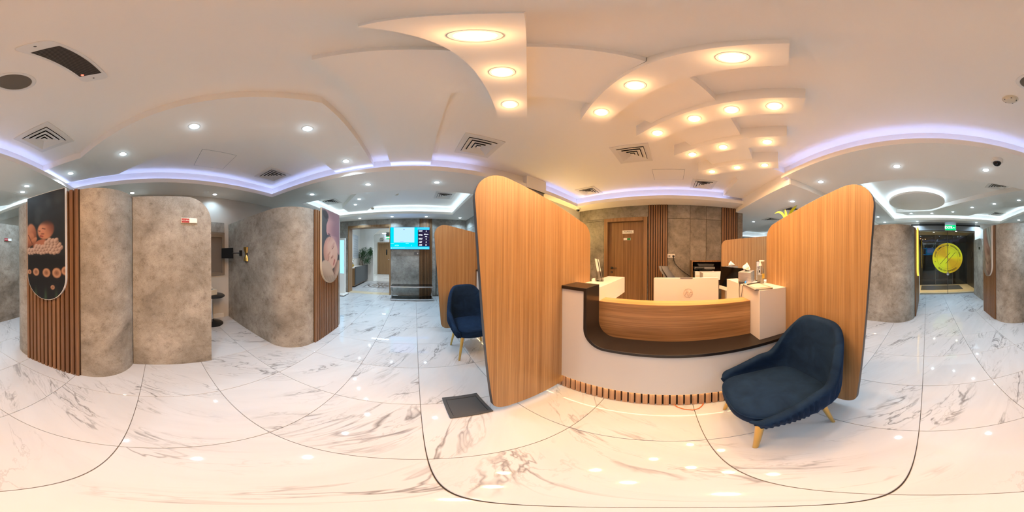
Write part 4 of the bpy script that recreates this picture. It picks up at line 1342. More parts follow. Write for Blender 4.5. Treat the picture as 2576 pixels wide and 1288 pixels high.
bt = thing('sanitizer_bottle', 'clear pump bottle of hand sanitizer on the white pedestal', 'bottle', (1.41, -0.865, 1.10), R(20))
obj('body', MB().lathe([(0.001, 0.0), (0.032, 0.0), (0.035, 0.006), (0.035, 0.12), (0.030, 0.145), (0.014, 0.165), (0.013, 0.18)], n=24), M_acrylic, bt, smooth=True)
obj('gel', MB().lathe([(0.001, 0.003), (0.030, 0.003), (0.032, 0.01), (0.032, 0.085), (0.001, 0.086)], n=20), M_gel, bt, smooth=True)
obj('pump', MB().cyl((0, 0), 0.016, 0.014, 0.178, 0.20, 16).cyl((0, 0), 0.006, 0.006, 0.20, 0.225, 10).box(-0.045, 0.012, -0.008, 0.008, 0.222, 0.236), M_whiteplastic, bt, smooth=True)
obj('label', MB().box(-0.037, -0.0355, -0.018, 0.018, 0.05, 0.10), plain('yellow_label', (222, 200, 90), 0.5), bt)
ah = thing('sign_holder', 'clear acrylic holder with a printed sheet against the right partition', 'sign', (1.56, -0.90, 1.10), R(20))
obj('stand', MB().box(-0.002, 0.002, -0.075, 0.0, 0.0, 0.22).box(-0.03, 0.03, -0.075, 0.0, 0.0, 0.004), M_acrylic, ah)
shp_ = obj('sheet', MB().box(-0.005, -0.003, -0.072, -0.003, 0.008, 0.215), M_paper, ah)
tag(obj('print', MB().box(-0.0058, -0.0049, -0.064, -0.012, 0.15, 0.158).box(-0.0058, -0.0049, -0.064, -0.012, 0.135, 0.139).box(-0.0058, -0.0049, -0.05, -0.02, 0.04, 0.07).box(-0.0058, -0.0049, -0.064, -0.04, 0.09, 0.118), M_ink, shp_), kind='stuff')
tb = thing('signature_tablet', 'thin silver signature tablet overhanging the edge of the white pedestal', 'tablet', (1.255, -0.725, 1.1005), R(-6))
obj('body', MB().prism(rounded([(-0.16, -0.085), (0.13, -0.085), (0.13, 0.085), (-0.16, 0.085)], [0.012] * 4, 4), 0.003, 0.012), M_steel, tb, bevel=0.003)
obj('screen', MB().box(-0.125, 0.085, -0.06, 0.06, 0.0121, 0.0135), plain('tablet_screen', (206, 198, 184), 0.3), tb)
obj('underside', MB().box(-0.155, 0.125, -0.08, 0.08, -0.0004, 0.0045), M_blackplastic, tb)
tag(obj('stylus', MB().tube([(1.30, -0.66, 1.119), (1.36, -0.83, 1.119)], 0.0045, 8), M_blackplastic), 'black stylus lying across the signature tablet', 'pen')
ad = thing('small_terminal', 'small dark device with a lit blue display before the steel tissue box', 'device', (1.48, -0.70, 1.10), R(50))
obj('body', MB().box(-0.03, 0.03, -0.05, 0.05, 0, 0.028), M_darkgrey, ad, bevel=0.006)
obj('display', MB().box(-0.0312, -0.029, -0.0, 0.036, 0.008, 0.024), emit('blue_display', (80, 160, 225), 1.0), ad)
cb = MB().tube([(1.20, -0.665, 1.106), (1.26, -0.655, 1.108), (1.36, -0.66, 1.106), (1.38, -0.652, 1.09), (1.40, -0.650, 1.0), (1.42, -0.648, 0.955), (1.45, -0.65, 0.97), (1.46, -0.652, 1.04), (1.46, -0.655, 1.105), (1.47, -0.68, 1.108)], 0.0028, 6)
tag(obj('cable', cb, M_blackplastic, smooth=True), 'thin black cable hanging in a loop down the side of the white pedestal', 'cable')
pp = obj('paper_stack', MB().box(1.66, 1.95, -0.62, -0.50, 0.7625, 0.778), M_paper)
tag(pp, 'stack of white paper on the desk beside the white computer', 'papers')
tag(obj('calculator', MB().box(1.44, 1.56, -0.65, -0.57, 0.7625, 0.80), M_blackplastic, bevel=0.006), 'small black device at the foot of the white pedestal', 'device')
# brochure holder on the left pedestal
bh = thing('brochure_holder', 'clear acrylic holder of leaning brochures on the left white pedestal', 'brochure holder', (1.60, 0.745, 1.10), R(-64))
obj('holder', MB().box(-0.035, -0.032, -0.055, 0.055, 0.0, 0.11).box(0.035, 0.038, -0.055, 0.055, 0.0, 0.20).box(-0.035, 0.038, -0.055, -0.052, 0, 0.11).box(-0.035, 0.038, 0.052, 0.055, 0, 0.11).box(-0.035, 0.038, -0.055, 0.055, 0, 0.003), M_acrylic, bh)
for k, (mt, hh) in enumerate(((M_paper, 0.245), (M_paper, 0.24), (M_paper, 0.24), (M_brochure, 0.225), (M_paper, 0.235))):
    x = -0.022 + k * 0.0085
    b_o = tag(obj('brochure', MB().box(-0.003, 0.003, -0.049, 0.049, 0.004, hh), mt, rot=(0, R(-11), R(-64))), 'leaning brochure in the clear holder on the left pedestal, %s from the front' % ORD[k], 'brochure', 'brochures in the clear holder')
    b_o.location = (1.60 + (x + 0.018) * math.cos(R(-64)), 0.745 + (x + 0.018) * math.sin(R(-64)), 1.10)
tag(obj('business_card', MB().box(1.50, 1.56, 0.77, 0.79, 1.1005, 1.13), M_paper), 'small white card pile on the left pedestal beside the brochures', 'cards')

# office chair behind the monitor
oc = thing('office_chair', 'grey office chair, curved backrest showing above the white computer', 'office chair', (2.55, -0.07, 0), R(-94))
obj('backrest', MB().add(*(lambda NU_, NV: ([(-0.04 - 0.10 * (v / NV - 0.5) ** 2 + 0.09 * ((u / NU_ - 0.5) * 2) ** 2 * -1 + s * 0.045 - 0.10 * sm(0.7, 1.0, v / NV) , (u / NU_ - 0.5) * 0.42 * (1 - 0.75 * (v / NV) ** 5), 0.55 + 0.67 * v / NV) for s in (0, 1) for u in range(NU_ + 1) for v in range(NV + 1)],
                                               [(s * (NU_ + 1) * (NV + 1) + u * (NV + 1) + v, s * (NU_ + 1) * (NV + 1) + (u + 1) * (NV + 1) + v, s * (NU_ + 1) * (NV + 1) + (u + 1) * (NV + 1) + v + 1, s * (NU_ + 1) * (NV + 1) + u * (NV + 1) + v + 1) for s in (0, 1) for u in range(NU_) for v in range(NV)]))(10, 12)), plain("chair_grey", (84, 84, 86), 0.45), oc, smooth=True)
obj('seat', MB().prism(rounded([(-0.24, -0.23), (0.24, -0.23), (0.24, 0.23), (-0.24, 0.23)], [0.08] * 4, 5), 0.44, 0.52), M_darkgrey, oc, bevel=0.015, loc=(-0.25, 0, 0))
obj('column', MB().cyl((-0.25, 0), 0.03, 0.03, 0.08, 0.44, 14).box(-0.06, -0.03, -0.03, 0.03, 0.40, 0.62).box(-0.25, -0.03, -0.03, 0.03, 0.40, 0.44), M_steel, oc)
for k in range(5):
    a = 2 * PI * k / 5 + 0.3
    lg = obj('base_arm', MB().tube([(-0.25, 0, 0.09), (-0.25 + 0.27 * math.cos(a), 0.27 * math.sin(a), 0.07)], 0.018, 8, r1=0.014), M_blackplastic, oc)
    obj('castor', MB().lathe([(0.001, -0.02), (0.028, -0.02), (0.03, -0.012), (0.03, 0.012), (0.028, 0.02), (0.001, 0.02)], (-0.25 + 0.27 * math.cos(a), 0.27 * math.sin(a), 0.031), 14, M=Matrix.Rotation(PI / 2, 4, 'X')), M_blackplastic, oc, smooth=True)

# things on the office wall
sk = thing('wall_socket', 'double wall socket with a black plug on the office wall', 'socket', (EX - 0.001, -0.01, 1.385))
skp = obj('plate', MB().box(-0.012, 0.0, -0.088, 0.088, -0.045, 0.045), M_steel, sk, bevel=0.003)
for y in (0.045, -0.045):
    obj('socket_face', MB().box(-0.0135, -0.012, y - 0.022, y + 0.022, -0.025, 0.015), M_greyplastic, skp)
    obj('rocker', MB().box(-0.0145, -0.012, y - 0.008, y + 0.008, 0.02, 0.036), M_whiteplastic, skp)
pl = thing('power_plug', 'black plug and its cord hanging from the wall socket', 'plug', (EX - 0.014, -0.06, 1.375))
obj('plug_body', MB().lathe([(0.001, 0.03), (0.022, 0.028), (0.026, 0.0)], M=Matrix.Rotation(-PI / 2, 4, 'Y'), n=14), M_blackplastic, pl, smooth=True)
obj('cord', MB().tube([(-0.02, 0, -0.02), (-0.03, -0.005, -0.08), (-0.03, -0.04, -0.17), (-0.03, -0.13, -0.27), (-0.03, -0.24, -0.36), (-0.03, -0.37, -0.45), (-0.03, -0.42, -0.50)], 0.008, 8), M_blackplastic, pl, smooth=True)
np_ = thing('name_plate', 'white name plate with two lines of print on the wooden office door', 'sign', (EX + 0.069, 1.03, 1.965))
npp = obj('plate', MB().box(-0.004, 0.0, -0.14, 0.14, -0.04, 0.04), M_whiteplastic, np_)
tx = MB()
rn = random.Random(5)
for z, y0, y1 in ((0.012, -0.10, 0.10), (-0.018, -0.11, 0.11)):
    y = y0
    while y < y1:
        w = rn.uniform(0.006, 0.014)
        tx.box(-0.0048, -0.0035, y, y + w, z - 0.006, z + rn.uniform(0.001, 0.008))
        y += w + rn.choice((0.003, 0.004, 0.010))
tag(obj('print', tx, M_ink, npp), kind='stuff')
vs_s = thing('vacant_sign', 'slider sign showing green on the wooden office door', 'sign', (EX + 0.069, 1.05, 1.79))
obj('sign_frame', MB().box(-0.006, 0.0, -0.09, 0.09, -0.03, 0.03), M_steel, vs_s, bevel=0.002)
obj('white_slide', MB().box(-0.0078, -0.006, 0.0, 0.083, -0.024, 0.024), M_whiteplastic, vs_s)
obj('green_slide', MB().box(-0.0085, -0.006, -0.083, 0.0, -0.024, 0.024), M_green, vs_s)
# assumed amber wall lamp, added unseen behind left partition to light the office corner
wl = thing('assumed_wall_lamp', 'assumed amber wall lamp added to light the pale office wall, unseen behind the tall left partition', 'wall light', (2.95, 2.348, 2.0))
obj('back_plate', MB().box(-0.05, 0.05, -0.012, 0.0, -0.10, 0.10), M_gold, wl, bevel=0.002)
obj('assumed_lamp_shade', MB().lathe([(0.03, -0.09), (0.045, -0.06), (0.045, 0.06), (0.03, 0.09)], (0, -0.07, 0), 18), emit('assumed_amber_lamp', (1.0, 0.66, 0.22), 70, True), wl, smooth=True)
obj('arm', MB().tube([(0, -0.01, 0), (0, -0.04, 0)], 0.008, 8), M_gold, wl)
# printer in the niche
pr = thing('office_printer', 'white and grey multifunction printer in the wall niche', 'printer', (3.55, -0.72, 0.90))
obj('body', MB().box(-0.16, 0.17, -0.21, 0.21, 0.0, 0.16), M_whiteplastic, pr, bevel=0.008)
obj('output_bay', MB().box(-0.162, 0.15, -0.17, 0.12, 0.16, 0.19), M_blackplastic, pr, bevel=0.003)
obj('scanner_lid', MB().box(-0.17, 0.17, -0.22, 0.22, 0.20, 0.25), M_greyplastic, pr, bevel=0.006)
obj('feeder', MB().prism([(-0.20, 0.26), (0.12, 0.26), (0.16, 0.325), (-0.22, 0.315)], -0.12, 0.14, 'x'), M_darkgrey, pr, bevel=0.004)
obj('paper_tray', MB().box(-0.166, -0.16, -0.19, 0.19, 0.02, 0.08), M_cream, pr, bevel=0.002)
obj('control_panel', MB().box(-0.20, -0.165, 0.02, 0.21, 0.215, 0.245), M_blackplastic, pr, bevel=0.004)

# lucky bamboo beyond the right partition
lp = thing('lucky_bamboo', 'lime green bamboo shoots rising above the right wooden partition', 'plant', (1.30, -1.12, 1.10))
obj('vase', MB().lathe([(0.001, 0.0), (0.05, 0.0), (0.055, 0.02), (0.045, 0.14), (0.05, 0.22), (0.046, 0.22), (0.04, 0.14), (0.048, 0.02), (0.001, 0.012)], n=24), M_acrylic, lp, smooth=True)
def blade(base, tip, w, bend, n=8):
    a, b = Vector(base), Vector(tip)
    d = b - a
    sd = d.cross(Vector((0.76, -0.65, 0.1))).normalized()
    L_, R_ = [], []
    for i in range(n + 1):
        k = i / n
        p = a + d * k + Vector((0, 0, bend * math.sin(PI * k)))
        ww_ = w * math.sin(PI * min(1, 0.12 + 0.88 * k)) ** 0.8
        L_.append(p + sd * ww_)
        R_.append(p - sd * ww_ + Vector((0, 0, 0.004)))
    m = MB()
    m.add(L_ + R_, [(i, i + 1, n + 2 + i, n + 1 + i) for i in range(n)])
    return m
obj('stalk', MB().tube([(0, 0, 0.02), (0.005, 0.0, 0.35), (0.0, 0.005, 0.69)], 0.008, 8, r1=0.005).tube([(0.015, 0.01, 0.02), (0.01, 0.005, 0.5), (0.015, 0.0, 0.66)], 0.007, 8, r1=0.004), M_leaf, lp, smooth=True)
for b0, t0, w, bd in (((0, 0, 0.66), (0.20, 0.01, 0.775), 0.012, 0.05), ((0, 0, 0.66), (0.03, 0.0, 0.79), 0.012, 0.01), ((0, 0, 0.66), (-0.17, 0.01, 0.79), 0.016, 0.02), ((0, 0, 0.65), (0.05, 0.02, 0.72), 0.010, 0.01), ((0, 0, 0.66), (-0.05, -0.01, 0.71), 0.012, 0.01)):
    obj('leaf', blade(b0, t0, w, bd), M_bamboo, lp)

# ------------------------------------------------------------------ floor level things
fm = thing('floor_box_cover', 'square dark grey floor box lid near the tall left partition', 'floor cover', (0.325, 0.985, 0.0), R(0))
obj('rim', MB().ring(rounded([(-0.13, -0.135), (0.13, -0.135), (0.13, 0.135), (-0.13, 0.135)], [0.006] * 4, 3), rounded([(-0.108, -0.112), (0.108, -0.112), (0.108, 0.098), (-0.108, 0.098)], [0.004] * 4, 3), 0.0, 0.012), M_darkgrey, fm, bevel=0.0015)
obj('lid', MB().box(-0.106, 0.106, -0.110, 0.096, 0.0, 0.009), M_darkgrey, fm, bevel=0.0015)
tag(obj('orange_cord', MB().tube([(1.06, -0.03, 0.006), (1.03, -0.05, 0.005), (1.0, -0.09, 0.005), (0.985, -0.14, 0.005), (1.0, -0.18, 0.005), (1.03, -0.205, 0.005), (1.06, -0.22, 0.006)], 0.0045, 8), M_orange, smooth=True), 'short loop of orange cord on the floor at the slatted desk plinth', 'cord')
# booth table between screen and pod
bt2 = thing('pedestal_table', 'small round black pedestal table in the booth under the blind', 'table', (-2.93, 0.98, 0))
obj('tabletop', MB().lathe([(0.001, 0.572), (0.235, 0.572), (0.25, 0.58), (0.25, 0.59), (0.24, 0.598), (0.001, 0.6)], n=40), M_blackplastic, bt2, smooth=True)
obj('column', MB().cyl((0, 0), 0.03, 0.03, 0.03, 0.575, 18), M_chrome, bt2, smooth=True)
obj('base', MB().lathe([(0.001, 0.0), (0.215, 0.0), (0.22, 0.008), (0.16, 0.03), (0.06, 0.055), (0.035, 0.09), (0.001, 0.09)], n=40), M_blackplastic, bt2, smooth=True)
tissue_box((-2.93, 0.95, 0.60), R(15), 'cream tissue box on the round black table in the booth', M_cream, 0.24, 0.13, 0.10)
tv2 = thing('wall_tablet', 'black tablet on a swivel arm on the grey pod wall', 'tablet', (-2.86, 1.42, 1.40))
PW = 1.44
pass
obj('tablet_body', MB().box(-0.15, 0.15, -0.014, 0.0, -0.10, 0.10), M_blackplastic, tv2, bevel=0.006, rot=(0, 0, R(24)), loc=(-0.02, -0.13, 0))
obj('arm', MB().tube([(0.06, -0.075, 0), (0.20, -0.09, 0.0), (0.27, -0.01, 0.0)], 0.012, 8), M_blackplastic, tv2)
obj('wall_plate', MB().box(0.235, 0.30, -0.012, 0.016, -0.05, 0.05), M_blackplastic, tv2, bevel=0.003)
wsn = thing('wall_sconce', 'gold hourglass wall sconce on the grey pod wall', 'wall light', (-2.41, 1.436, 1.38))
hg = [(0.060, 0.12), (0.052, 0.07), (0.030, 0.02), (0.024, 0.0), (0.030, -0.02), (0.052, -0.07), (0.060, -0.12)]
hm = MB()
vv = []
for r_, z in hg:
    for k in range(13):
        a = PI + PI * k / 12
        vv.append((r_ * math.cos(a), r_ * 0.8 * math.sin(a), z))
hm.add(vv, [(j * 13 + k, j * 13 + k + 1, (j + 1) * 13 + k + 1, (j + 1) * 13 + k) for j in range(6) for k in range(12)])
obj('shade', hm, M_gold, wsn, smooth=True)
obj('back_plate', MB().box(-0.03, 0.03, -0.012, 0.006, -0.06, 0.06), M_blackplastic, wsn)

# ------------------------------------------------------------------ screen wall things
tv = thing('wall_screen', 'large wall screen with blue queue display above the chrome bench', 'television', (-0.168, NY - 0.03, 1.925))
obj('housing', MB().box(-0.652, 0.652, -0.025, 0.028, -0.372, 0.372), M_blackplastic, tv, bevel=0.004)
scr_root = None
def scr(x0, x1, z0, z1, d, mat, name='screen_field'):
    return obj(name, MB().box(x0, x1, -0.0255 - d, -0.025, z0, z1), mat, scr_root or tv)
E_cyan = emit('screen_cyan', (0, 168, 232), 1.0)
E_blue = emit('screen_blue', (52, 160, 255), 1.0)
E_lav = emit('screen_lavender', (140, 174, 255), 1.0)
E_navy = emit('screen_navy', (28, 22, 44), 1.0)
E_txt = emit('screen_text', (235, 240, 255), 1.1)
E_txt2 = emit('screen_text_cyan', (150, 232, 240), 1.0)
E_line = emit('screen_rule', (88, 84, 104), 1.0)
scr_root = scr(-0.642, 0.642, -0.362, 0.362, 0.001, E_cyan, 'screen')
scr(-0.642, 0.642, -0.362, -0.285, 0.002, E_blue)
scr(0.25, 0.642, 0.285, 0.362, 0.002, E_blue)
scr(-0.53, 0.148, -0.142, 0.358, 0.002, E_lav)
scr(0.262, 0.642, -0.275, 0.285, 0.003, E_navy)
for z in (0.187, 0.026, -0.078, -0.180):
    scr(0.275, 0.635, z - 0.0015, z + 0.0015, 0.0036, E_line, 'screen_rule')
def tvt(s, x, z, size, mat=E_txt, **kw):
    put_text(s, size, mat, scr_root, facing((x, -0.0292, z), (0, -1, 0)), **kw)
for z, a, b in ((0.236, 'W97', '4'), (0.105, 'W96', None), (-0.026, 'W97', '5'), (-0.129, 'A87', '3'), (-0.228, 'A90', '11')):
    tvt(a, 0.35, z, 0.062, bold=0.001)
    if b:
        tvt(b, 0.535, z, 0.062, bold=0.001)
tvt('pharm', 0.535, 0.135, 0.055, bold=0.001)
tvt('acy', 0.535, 0.068, 0.055, bold=0.001)
tvt('A324', -0.43, -0.243, 0.065, E_txt2)
tvt('1', 0.055, -0.243, 0.065, E_txt2)
obj('screen_mark', MB().lathe([(0.016, -0.0008), (0.016, 0.0008)], (-0.19, -0.028, 0.29), 16, M=Matrix.Rotation(PI / 2, 4, 'X')), E_line, scr_root)
tag(obj('screen_captions', MB().box(-0.63, -0.52, -0.0285, -0.027, -0.178, -0.170).box(-0.14, -0.03, -0.0285, -0.027, -0.178, -0.168).box(-0.56, -0.16, -0.029, -0.027, -0.326, -0.319).box(0.30, 0.60, -0.029, -0.027, -0.326, -0.321).box(-0.62, -0.59, -0.029, -0.027, -0.335, -0.312), E_txt2, scr_root), kind='stuff')
obj('screen_caption_dark', MB().box(-0.32, -0.20, -0.0285, -0.027, -0.122, -0.112), E_line, scr_root)
so = thing('wall_outlet', 'small grey outlet plate with white switch under the wall screen', 'socket', (0.05, NY - 0.001, 1.42))
obj('plate', MB().box(-0.075, 0.075, -0.01, 0.0, -0.045, 0.045), M_greyplastic, so, bevel=0.002)
obj('switch', MB().box(0.025, 0.06, -0.016, -0.009, -0.02, 0.03), M_whiteplastic, so)

bn = thing('chrome_bench', 'low chrome console bench with black shelves under the wall screen', 'bench', (-0.09, 4.93, 0))
for z, w in ((0.045, 0.63), (0.435, 0.625)):
    obj('shelf', MB().box(-w + 0.012, w - 0.012, -0.185, 0.185, z - 0.008, z + 0.006), M_blackglass, bn)
    obj('shelf_frame', MB().ring([(-w, -0.20), (w, -0.20), (w, 0.20), (-w, 0.20)], [(-w + 0.014, -0.186), (w - 0.014, -0.186), (w - 0.014, 0.186), (-w + 0.014, 0.186)], z - 0.03, z + 0.008), M_chrome, bn)
for s in (-1, 1):
    for a, b in ((-1, 1), (1, -1)):
        obj('leg', MB().tube([(s * 0.60, a * 0.17, 0.05), (s * 0.60, b * 0.17, 0.41)], 0.010, 8), M_chrome, bn, smooth=True)

kk = thing('display_totem', 'tall white totem with a pale blue lit screen beside the doorway', 'display', (-2.55, 4.95, 0))
obj('cabinet', MB().box(-0.30, 0.30, -0.03, 0.05, 0.06, 1.93), M_whiteplastic, kk, bevel=0.012)
obj('screen', MB().box(-0.26, 0.265, -0.034, -0.0305, 0.75, 1.86), emit('totem_screen', (132, 200, 240), 1.0), kk)
obj('base', MB().box(-0.34, 0.34, -0.20, 0.18, 0.0, 0.06), M_whiteplastic, kk, bevel=0.01)
obj('base_strip', MB().box(-0.345, 0.345, -0.205, 0.185, -0.0, 0.02), M_blackplastic, kk)

# ------------------------------------------------------------------ corridor things
cs = thing('reception_console', 'dark console cabinet with brown end in the corridor', 'console', (-2.67, 7.05, 0))
obj('carcass', MB().box(-0.22, 0.22, -0.75, 0.75, 0.05, 0.80), M_door, cs, bevel=0.004)
obj('front', MB().box(0.22, 0.245, -0.70, 1.12, 0.09, 0.86), plain('charcoal_front', (66, 70, 74), 0.4), cs, bevel=0.003)
obj('top_board', MB().box(-0.22, 0.16, -0.76, 0.76, 0.80, 0.83), M_white, cs, bevel=0.003)
obj('toe_kick', MB().box(-0.2, 0.2, -0.72, 0.72, 0.0, 0.05), M_dark, cs)
fv = thing('flower_arrangement', 'white orchid blossoms in a gold pot on the corridor console', 'flowers', (-2.66, 6.55, 0.83))
obj('pot', MB().lathe([(0.001, 0), (0.05, 0.0), (0.085, 0.05), (0.09, 0.10), (0.06, 0.15), (0.055, 0.15)], n=20), M_gold, fv, smooth=True)
obj('stems', MB().tube([(0, 0, 0.1), (0.02, 0.06, 0.28), (0.05, 0.2, 0.34)], 0.005, 6).tube([(0, 0, 0.1), (0.0, 0.02, 0.3), (-0.02, -0.06, 0.38)], 0.005, 6), M_leaf, fv)
rn = random.Random(11)
pet = MB().lathe([(0.001, 0.0), (0.022, 0.006), (0.034, 0.018), (0.028, 0.02), (0.008, 0.008)], n=10).mesh('blossom')
pet.materials.append(M_flower)
for k in range(16):
    obj('blossom', pet, None, fv, loc=(rn.uniform(-0.06, 0.10), rn.uniform(-0.12, 0.26), rn.uniform(0.14, 0.40)), rot=(rn.uniform(0, 3), rn.uniform(0, 3), 0))
pt_ = thing('potted_tree', 'leafy green artificial tree in the corridor beside the console', 'plant', (-2.64, 8.0, 0))
obj('pot', MB().lathe([(0.001, 0), (0.13, 0.0), (0.17, 0.30), (0.18, 0.34), (0.16, 0.34), (0.15, 0.30), (0.001, 0.30)], n=24), M_pot, pt_, smooth=True)
obj('trunk', MB().tube([(0, 0, 0.28), (0.02, 0, 0.7), (-0.03, 0.0, 1.2), (0.0, 0, 1.7)], 0.018, 8, r1=0.008).tube([(0.01, 0, 0.6), (0.12, 0.0, 1.0), (0.2, 0, 1.35)], 0.010, 6, r1=0.005).tube([(0.0, 0, 0.8), (-0.14, 0, 1.15), (-0.22, 0, 1.5)], 0.010, 6, r1=0.005), M_bark, pt_)
lf = MB()
for k in range(1900):
    ce_ = rn.choice(((0.10, 0.0, 1.50, 0.25, 0.30), (-0.05, 0, 1.40, 0.18, 0.34), (0.38, -0.05, 1.40, 0.17, 0.32), (0.20, 0, 1.08, 0.24, 0.22), (0.42, 0, 1.55, 0.12, 0.22)))
    a, b, q = rn.uniform(0, 2 * PI), rn.uniform(-1, 1), rn.random() ** 0.5
    c = math.sqrt(1 - b * b)
    p = Vector((ce_[0] + ce_[3] * q * c * math.cos(a), ce_[1] + ce_[3] * q * c * math.sin(a), ce_[2] + ce_[4] * q * b))
    d = Vector((rn.uniform(-1, 1), rn.uniform(-1, 1), rn.uniform(-0.8, 0.4))).normalized()
    sd = d.cross(Vector((rn.uniform(-1, 1), rn.uniform(-1, 1), 1))).normalized()
    l_, w_ = 0.055, 0.016
    lf.add([p, p + d * l_ * 0.5 + sd * w_, p + d * l_, p + d * l_ * 0.5 - sd * w_], [(0, 1, 2, 3)])
tag(obj('foliage', lf, M_leaf, pt_), kind='stuff')
ib = thing('notice_board', 'pale glass notice board on the corridor wall above the console', 'notice board', (-2.897, 7.6, 1.78))
ibb = obj('board', MB().box(0, 0.012, -0.36, 0.36, -0.58, 0.58), plain('pale_notice', (196, 202, 208), 0.3), ib)
nb = MB()
for k in range(17):
    nb.box(0.012, 0.0135, -0.28 + 0.02 * (k % 3), 0.26, 0.36 - k * 0.052, 0.372 - k * 0.052)
tag(obj('print', nb, M_greyplastic, ibb), kind='stuff')
sg = thing('hanging_sign', 'white sign with printed lines hung above the far corridor door', 'sign', (-2.27, 10.95, 2.45))
sgp = obj('plate', MB().box(-0.20, 0.20, -0.01, 0.01, -0.17, 0.17), M_whiteplastic, sg)
nb = MB()
for z, w in ((0.09, 0.14), (0.05, 0.10), (0.0, 0.15), (-0.04, 0.15)):
    nb.box(-w, w, -0.0115, -0.0095, z - 0.012, z + 0.008)
nb.lathe([(0.03, -0.001), (0.03, 0.001)], (-0.10, -0.0105, -0.11), 14, M=Matrix.Rotation(PI / 2, 4, 'X')).box(-0.05, 0.12, -0.0115, -0.0095, -0.13, -0.09)
tag(obj('print', nb, M_ink, sgp), kind='stuff')
for x in (-0.15, 0.15):
    obj('hanger', MB().tube([(x, 0, 0.17), (x, 0, 0.41)], 0.006, 6), M_chrome, sg)
def exit_sign(label, M, w, h_, hang):
    t = thing('exit_sign', label, 'exit sign')
    t.matrix_world = M
    obj('housing', MB().box(-w / 2, w / 2, -h_ / 2, h_ / 2, -0.03, 0.0), M_steel, t, bevel=0.003)
    lpn = obj('light_panel', MB().box(-w / 2 + 0.008, w / 2 - 0.008, -h_ / 2 + 0.008, h_ / 2 - 0.008, 0.0, 0.003), E_exit, t)
    put_text('EXIT', h_ * 0.62, E_white, lpn, Matrix.Translation((-w * 0.20, 0, 0.0034)), bold=0.002)
    ar = MB()
    q = w * 0.14
    ar.tube([(q * 0.4, 0.0, 0.0035), (q * 0.8, h_ * 0.16, 0.0035), (q * 0.7, -h_ * 0.12, 0.0035), (q * 1.3, -h_ * 0.10, 0.0035), (q * 1.8, h_ * 0.04, 0.0035), (q * 2.3, -h_ * 0.06, 0.0035), (q * 2.9, -h_ * 0.02, 0.0035)], h_ * 0.035, 6)
    ar.lathe([(h_ * 0.04, -0.0006), (h_ * 0.04, 0.0006)], (q * 1.0, h_ * 0.26, 0.0036), 8)
    obj('script_mark', ar, E_white, lpn)
    obj('bracket', MB().box(-w / 2, w / 2, h_ / 2, h_ / 2 + hang, -0.022, -0.008), M_greyplastic, t)
    return t
exit_sign('green EXIT sign hung over the glass entrance door', facing((-0.765, -5.2, 2.315), (0, 1, 0)), 0.36, 0.185, 0.10)
exit_sign('green exit sign hung in the corridor before the far door', facing((-1.70, 10.5, 2.50), (0, -1, 0)), 0.36, 0.20, 0.26)

# gold accreditation seal on the entrance glass
gs = thing('gold_seal', 'large round gold accreditation seal on the glass entrance door', 'decal')
gs.matrix_world = facing((-0.745, SY - 0.060, 1.315), (0, 1, 0))
SR = 0.545
m_seal, nt, b = new_mat('gold_seal_disc')
tc = nt.nodes.new('ShaderNodeTexCoord')
gr = N(nt, 'ShaderNodeTexGradient', gradient_type='RADIAL')
nt.links.new(tc.outputs['Object'], gr.inputs[0])
wv = N(nt, 'ShaderNodeMath', operation='MULTIPLY')
wv.inputs[1].default_value = 4 * PI
nt.links.new(gr.outputs[0], wv.inputs[0])
ws_ = N(nt, 'ShaderNodeMath', operation='SINE')
nt.links.new(wv.outputs[0], ws_.inputs[0])
mr_ = N(nt, 'ShaderNodeMapRange')
mr_.inputs[1].default_value, mr_.inputs[2].default_value = -1, 1
nt.links.new(ws_.outputs[0], mr_.inputs[0])
nt.links.new(ramp(nt, mr_.outputs[0], [(0.1, (220, 168, 24)), (0.5, (236, 210, 26)), (0.9, (228, 228, 40))]), b.inputs['Base Color'])
b.inputs['Roughness'].default_value = 0.35
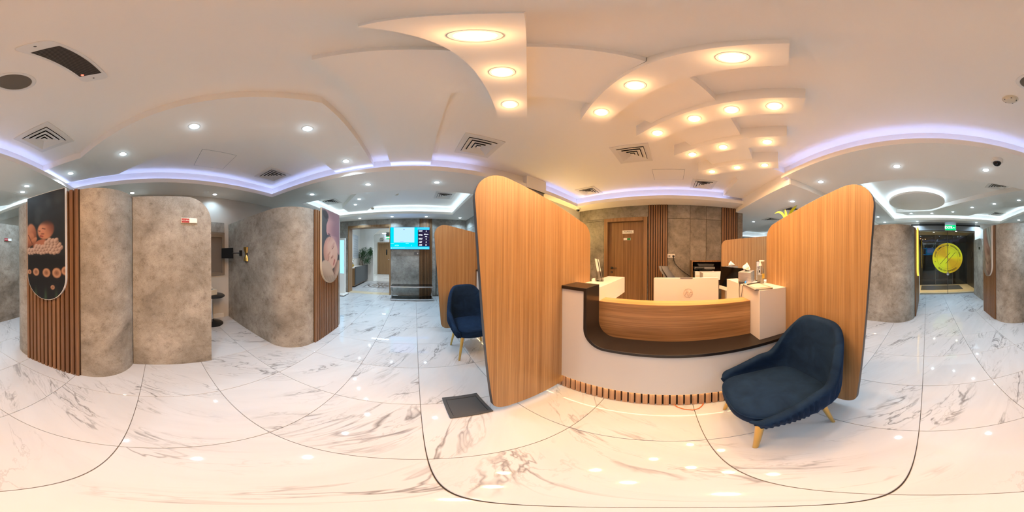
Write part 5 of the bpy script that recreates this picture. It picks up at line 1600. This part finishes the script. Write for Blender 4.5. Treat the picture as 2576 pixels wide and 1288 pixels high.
for sgn in (-1, 1):
    def half(r_):
        return [(sgn * (0.008 + (r_ - 0.008) * abs(math.sin(R(a)))), r_ * math.cos(R(a))) for a in range(0, 181, 5)][::(1 if sgn < 0 else -1)]
    obj('disc_half', MB().prism(half(SR), 0.0, 0.002), m_seal, gs)
    obj('inner_disc_half', MB().prism(half(SR * 0.69), 0.002, 0.0035), m_seal, gs, rot=(0, 0, 0))
obj('inner_brown_ring', MB().ring(circle(0, 0, SR * 0.70, 48), circle(0, 0, SR * 0.685, 48), 0.0021, 0.0032), plain('seal_brown', (128, 96, 22), 0.5), gs)
M_sealink = plain('seal_ink', (58, 46, 14), 0.5)
def arc_text(s, r_, a_mid, a_step, size, up):
    for i, ch in enumerate(s):
        if ch == ' ':
            continue
        a = a_mid + (i - (len(s) - 1) / 2) * a_step * (-1 if up else 1)
        p = (r_ * math.cos(R(a)), r_ * math.sin(R(a)), 0.004)
        M = Matrix.Translation(p) @ Matrix.Rotation(R(a - 90 if up else a + 90), 4, 'Z')
        put_text(ch, size, M_sealink, gs, M, bold=0.002)
arc_text('JOINT COMMISSION INTERNATIONAL', SR * 0.84, 91, 5.75, SR * 0.135, True)
arc_text('QUALITY APPROVAL', SR * 0.85, 270, 5.6, SR * 0.135, False)
for a in (195, -10):
    put_text('K' if a == 195 else 'Y', SR * 0.12, M_sealink, gs, Matrix.Translation((SR * 0.84 * math.cos(R(a)), SR * 0.84 * math.sin(R(a)), 0.004)) @ Matrix.Rotation(R(a - 180 if a == 195 else a), 4, 'Z'))
st_ = MB()
for x0, y0, x1, y1 in ((-0.27, -0.21, 0.09, 0.20), (-0.07, -0.19, 0.28, 0.21)):
    d = Vector((x1 - x0, y1 - y0)).normalized()
    q = Vector((-d.y, d.x)) * 0.007
    st_.prism([(x0 - q.x, y0 - q.y), (x1 - q.x, y1 - q.y), (x1 + q.x, y1 + q.y), (x0 + q.x, y0 + q.y)][::1], 0.0036, 0.005)
obj('seal_strokes', st_, M_sealink, gs)
# faint ring logo on the lobby wall
lg = thing('lobby_logo', 'dark ring logo on the brown lobby wall outside the glass door', 'logo', (-1.968, -7.0, 1.35))
obj('ring', MB().ring(circle(0, 0.10, 0.19, 36), circle(0, 0.10, 0.15, 36), 0.0, 0.012, 'x'), M_blackplastic, lg)
print('tiles', nt_, 'objects', len(bpy.data.objects))
